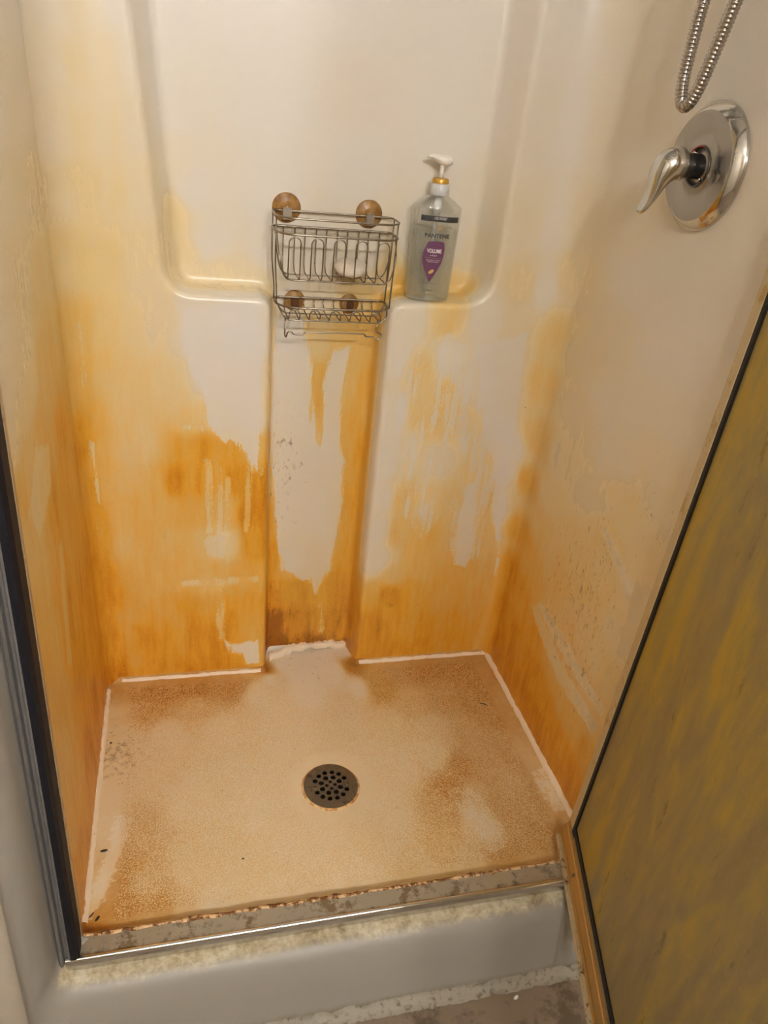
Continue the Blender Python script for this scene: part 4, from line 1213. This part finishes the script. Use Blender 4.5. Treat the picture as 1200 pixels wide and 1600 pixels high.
bz = [0, 0.001, 0.004, 0.008, 0.012, 0.05, 0.10, 0.14, 0.160, 0.164, 0.1665, 0.1678, 0.169, 0.176, 0.180, 0.184, 0.187]
body = loft(bz, lambda z: section(*half(z))).obj('bottle_body', M['clear'], bottle, flat_angle=60)
lz = [0.003, 0.006, 0.012, 0.05, 0.10, 0.1285]
loft(lz, lambda z: section(*(q - 0.0016 for q in half(z)))).obj('shampoo_liquid', M['liquid'], body, flat_angle=60)
MB().lathe([(0.0165, 0.186), (0.0172, 0.187), (0.0172, 0.204), (0.0160, 0.2055), (0.0004, 0.2055)], bl(0, 0, 0), (0, 0, 1), 32, caps=False).obj('collar', M['grey_plastic'], bottle, flat_angle=40)
MB().lathe([(0.0140, 0.2050), (0.0150, 0.2060), (0.0150, 0.2120), (0.0135, 0.2140), (0.0050, 0.2145), (0.0004, 0.2145)], bl(0, 0, 0), (0, 0, 1), 32, caps=False).obj('gold_ring', M['gold_plastic'], bottle, flat_angle=40)
MB().tube([bl(0, 0, 0.2120), bl(0, 0, 0.2350)], 0.0038, 16).obj('pump_stem', M['white_plastic'], bottle)
MB().tube([bl(0, 0, 0.187), bl(0, 0, 0.150)], 0.0062, 16).obj('pump_housing', M['grey_plastic'], bottle)
MB().tube([bl(0, 0, 0.150), bl(0, 0.004, 0.06), bl(-0.004, 0.008, 0.008)], 0.0028, 10).obj('dip_tube', M['grey_plastic'], bottle)


def build_pump_head():
    st = [(0.0175, 0.003, 0.0025, 0.2435), (0.0165, 0.0085, 0.006, 0.2435), (0.012, 0.0105, 0.0085, 0.2430), (0.004, 0.0110, 0.0092, 0.2430), (-0.004, 0.0105, 0.0085, 0.2440), (-0.012, 0.0080, 0.0062, 0.2465), (-0.019, 0.0052, 0.0042, 0.2480), (-0.025, 0.0040, 0.0034, 0.2475), (-0.0275, 0.0036, 0.0030, 0.2465)]
    V, n = [], 20
    for x, w, h, z in st:
        for k in range(n):
            a = 2 * PI * k / n
            V.append(bl(x, w * math.cos(a), z + h * math.sin(a)))
    F = [(i * n + k, i * n + (k + 1) % n, (i + 1) * n + (k + 1) % n, (i + 1) * n + k) for i in range(len(st) - 1) for k in range(n)]
    F += [tuple(range(n)), tuple((len(st) - 1) * n + k for k in range(n))]
    MB().add(V, F).obj('pump_head', M['white_plastic'], bottle)


build_pump_head()


def flat_mat(name, c, rough=0.4):
    t = NT(name)
    n = t.noise(200, 2)
    t.set(Base_Color=t.mix(t.math('MULTIPLY', n, 0.12), c, (0.5, 0.5, 0.5, 1)), Roughness=rough)
    return t.m


M['ink_black'] = flat_mat('black_print', lin(24, 22, 24))
M['ink_white'] = flat_mat('white_print', lin(232, 224, 222))
M['ink_purple'] = flat_mat('purple_print', lin(90, 24, 78))
M['ink_gold'] = flat_mat('gold_print', lin(196, 156, 84))
M['ink_grey'] = flat_mat('dark_print', lin(74, 64, 50))


def decal(name, poly, mat, off=0.0005, cell=0.003):
    """flat print following the bottle's front; poly in (x, z)"""
    v, f = fill_flat(poly, cell)
    return MB().add([bl(a, front_y(a, b, off), b) for a, b in v], f).obj(name, mat, body)


def fill_flat(poly, cell):
    P = np.array(poly)
    x0, z0 = P.min(0); x1, z1 = P.max(0)
    gx, gz = np.meshgrid(np.arange(x0 + cell / 2, x1, cell), np.arange(z0 + cell / 2, z1, cell))
    gx, gz = gx.ravel(), gz.ravel()
    k = poly_sdf(gx, gz, poly) > cell * 0.2
    n = len(poly)
    v, e, f, *_ = delaunay_2d_cdt([Vector(p) for p in poly] + [Vector(p) for p in zip(gx[k], gz[k])], [(i, (i + 1) % n) for i in range(n)], [], 0, 1e-8)
    v = np.array([tuple(q) for q in v])
    cen = np.array([v[list(t)].mean(0) for t in f])
    ins = poly_sdf(cen[:, 0], cen[:, 1], poly) > 0
    return [tuple(q) for q in v], [tuple(t) for t, i in zip(f, ins) if i]


def text(name, s, x, z, size, mat, width=None, off=0.0008, shear=0.0, bold=0.0):
    cu = bpy.data.curves.new('tmp_text', 'FONT')
    cu.body = s; cu.size = size; cu.align_x = 'CENTER'; cu.align_y = 'CENTER'; cu.shear = shear; cu.offset = bold; cu.resolution_u = 3
    ob = bpy.data.objects.new('tmp_text', cu)
    COL.objects.link(ob)
    dg = bpy.context.evaluated_depsgraph_get()
    me = bpy.data.meshes.new_from_object(ob.evaluated_get(dg))
    bpy.data.objects.remove(ob); bpy.data.curves.remove(cu)
    co = [v.co.copy() for v in me.vertices]
    xs = [c.x for c in co]
    sc = 1.0
    if width: sc = width / max(1e-6, max(xs) - min(xs))
    mid = (max(xs) + min(xs)) / 2
    V = [bl(x + (c.x - mid) * sc, front_y(x + (c.x - mid) * sc, z + c.y, off), z + c.y) for c in co]
    F = [tuple(p.vertices) for p in me.polygons]
    bpy.data.meshes.remove(me)
    o = mesh_obj(name, V, F, mat, body, smooth=False)
    return o


# banner
rect = lambda x0, x1, z0, z1, n=14: [(x0 + (x1 - x0) * k / n, z0) for k in range(n + 1)] + [(x1 - (x1 - x0) * k / n, z1) for k in range(n + 1)]
LXO = 0.001
decal('banner', rect(-0.0315 + LXO, 0.0370 + LXO, 0.1440, 0.1535), M['ink_black'])
text('banner_text', '15% MORE*', 0.004 + LXO, 0.1495, 0.0062, M['ink_white'], 0.023)
text('banner_text', 'THAN 10.4 FL OZ', 0.004 + LXO, 0.1460, 0.0018, M['ink_grey'], 0.017)
for k in range(3):
    z0 = 0.1350 - k * 0.0030
    decal('logo_stroke', [(-0.0010 + LXO, z0 - 0.0012), (0.0025 + LXO, z0 - 0.0004), (0.0060 + LXO, z0 + 0.0022), (0.0085 + LXO, z0 + 0.0050), (0.0055 + LXO, z0 + 0.0030), (0.0020 + LXO, z0 + 0.0010)], M['ink_gold'], 0.0005, 0.002)
text('brand_text', 'PANTENE', 0.001 + LXO, 0.1195, 0.0096, M['ink_black'], 0.0450, bold=0.00022)
text('brand_text', 'PRO-V', 0.001 + LXO, 0.1128, 0.0030, M['ink_grey'], 0.010)
pur = [(-0.0100, 0.1095), (-0.0125, 0.1060), (-0.0155, 0.0980), (-0.0175, 0.0890), (-0.0180, 0.0800), (-0.0165, 0.0710), (-0.0130, 0.0610), (-0.0085, 0.0500), (-0.0045, 0.0420), (-0.0020, 0.0370),
       (0.0005, 0.0420), (0.0050, 0.0510), (0.0100, 0.0620), (0.0140, 0.0720), (0.0160, 0.0830), (0.0168, 0.0950), (0.0162, 0.1030), (0.0145, 0.1085), (0.0115, 0.1100), (0.0, 0.1108)]
decal('purple_panel', [(x * 1.13 + LXO - 0.001, z) for x, z in pur], M['ink_purple'], 0.0005)
text('label_text', 'VOLUME', -0.001 + LXO, 0.0930, 0.0098, M['ink_white'], 0.0270, bold=0.00025)
text('label_text', '& BODY', -0.001 + LXO, 0.0852, 0.0036, M['ink_white'], 0.0130)
decal('label_rule', rect(-0.0190 + LXO, 0.0160 + LXO, 0.0806, 0.0809), M['ink_gold'], 0.0009)
text('label_text', 'FOR NORMAL TO FINE', -0.001 + LXO, 0.0768, 0.0024, M['ink_white'], 0.0265)
text('label_text', 'THICKENING SHAMPOO', -0.001 + LXO, 0.0738, 0.0024, M['ink_white'], 0.0210)
cap = [(-0.002 + LXO + 0.0058 * math.cos(a) * math.cos(0.6) - 0.0032 * math.sin(a) * math.sin(0.6), 0.0565 + 0.0058 * math.cos(a) * math.sin(0.6) + 0.0032 * math.sin(a) * math.cos(0.6)) for a in np.linspace(0, 2 * PI, 20, endpoint=False)]
decal('capsule', cap, M['ink_gold'], 0.0009, 0.002)
text('label_text', 'PRO-VITAMIN B5 BODY BOOST', -0.003 + LXO, 0.0348, 0.0022, M['ink_grey'], 0.0310)
text('label_text', 'SHAMPOO', -0.003 + LXO, 0.0222, 0.0034, M['ink_grey'], 0.0170)
text('label_text', '17.9 FL OZ (530 mL)', -0.003 + LXO, 0.0160, 0.0026, M['ink_grey'], 0.0200)

# ---------------------------------------------------------------- small litter
M['debris'] = simple('dark_debris', lin(34, 24, 16), 0.6)


def flake(name, x, y, z, L, wd, ang, label, bend=0.0, h=0.0015, mat=None):
    pts = []
    n = 8
    for k in range(n + 1):
        t = k / n * 2 - 1
        pts.append((t * L / 2, bend * (1 - t * t), h * 0.5))
    R = [max(0.0003, wd / 2 * math.sqrt(max(0.0, 1 - (k / n * 2 - 1) ** 2)) + 0.0002) for k in range(n + 1)]
    b = MB().tube(pts, R, 6)
    b.v = [(p[0], p[1], max(0.0, (p[2] - h * 0.5) * min(1, h / wd) + h * 0.5)) for p in map(tuple, b.v)]
    o = b.obj(name, mat or M['debris'], None, origin=(0, 0, 0))
    o.location = (x, y, z); o.rotation_euler = (0, 0, ang)
    return tag(o, label, 'debris', 'dark bits on the pan floor' if mat is None else None)


flake('debris_flake', 0.023, 0.152, 0.0045, 0.0130, 0.0045, 0.1, 'dark oval flake on the left border of the pan floor')
flake('debris_flake', 0.022, 0.026, 0.0045, 0.0105, 0.0040, 1.0, 'dark flake at the front left corner of the pan')
flake('debris_flake', 0.0125, 0.033, 0.0050, 0.0120, 0.0030, 0.9, 'brown sliver beside the flake in the front left corner', mat=simple('brown_debris', lin(96, 62, 26), 0.6))
flake('debris_flake', 0.827, 0.412, 0.0040, 0.0200, 0.0022, -0.5, 'thin dark curved sliver at the back right of the pan', bend=0.002)
flake('debris_flake', 0.259, 0.099, 0.0035, 0.0040, 0.0030, 0.3, 'tiny dark speck on the pan floor in front of the drain')
flake('debris_flake', 0.018, 0.404, 0.0050, 0.0060, 0.0035, 1.3, 'small dark crumb by the left caulk line near the back')
flake('paper_scrap', 0.700, -0.158, FLOORZ, 0.0110, 0.0060, 0.5, 'tiny white scrap on the bathroom floor under the curb', mat=simple('white_scrap', lin(226, 220, 210), 0.6))
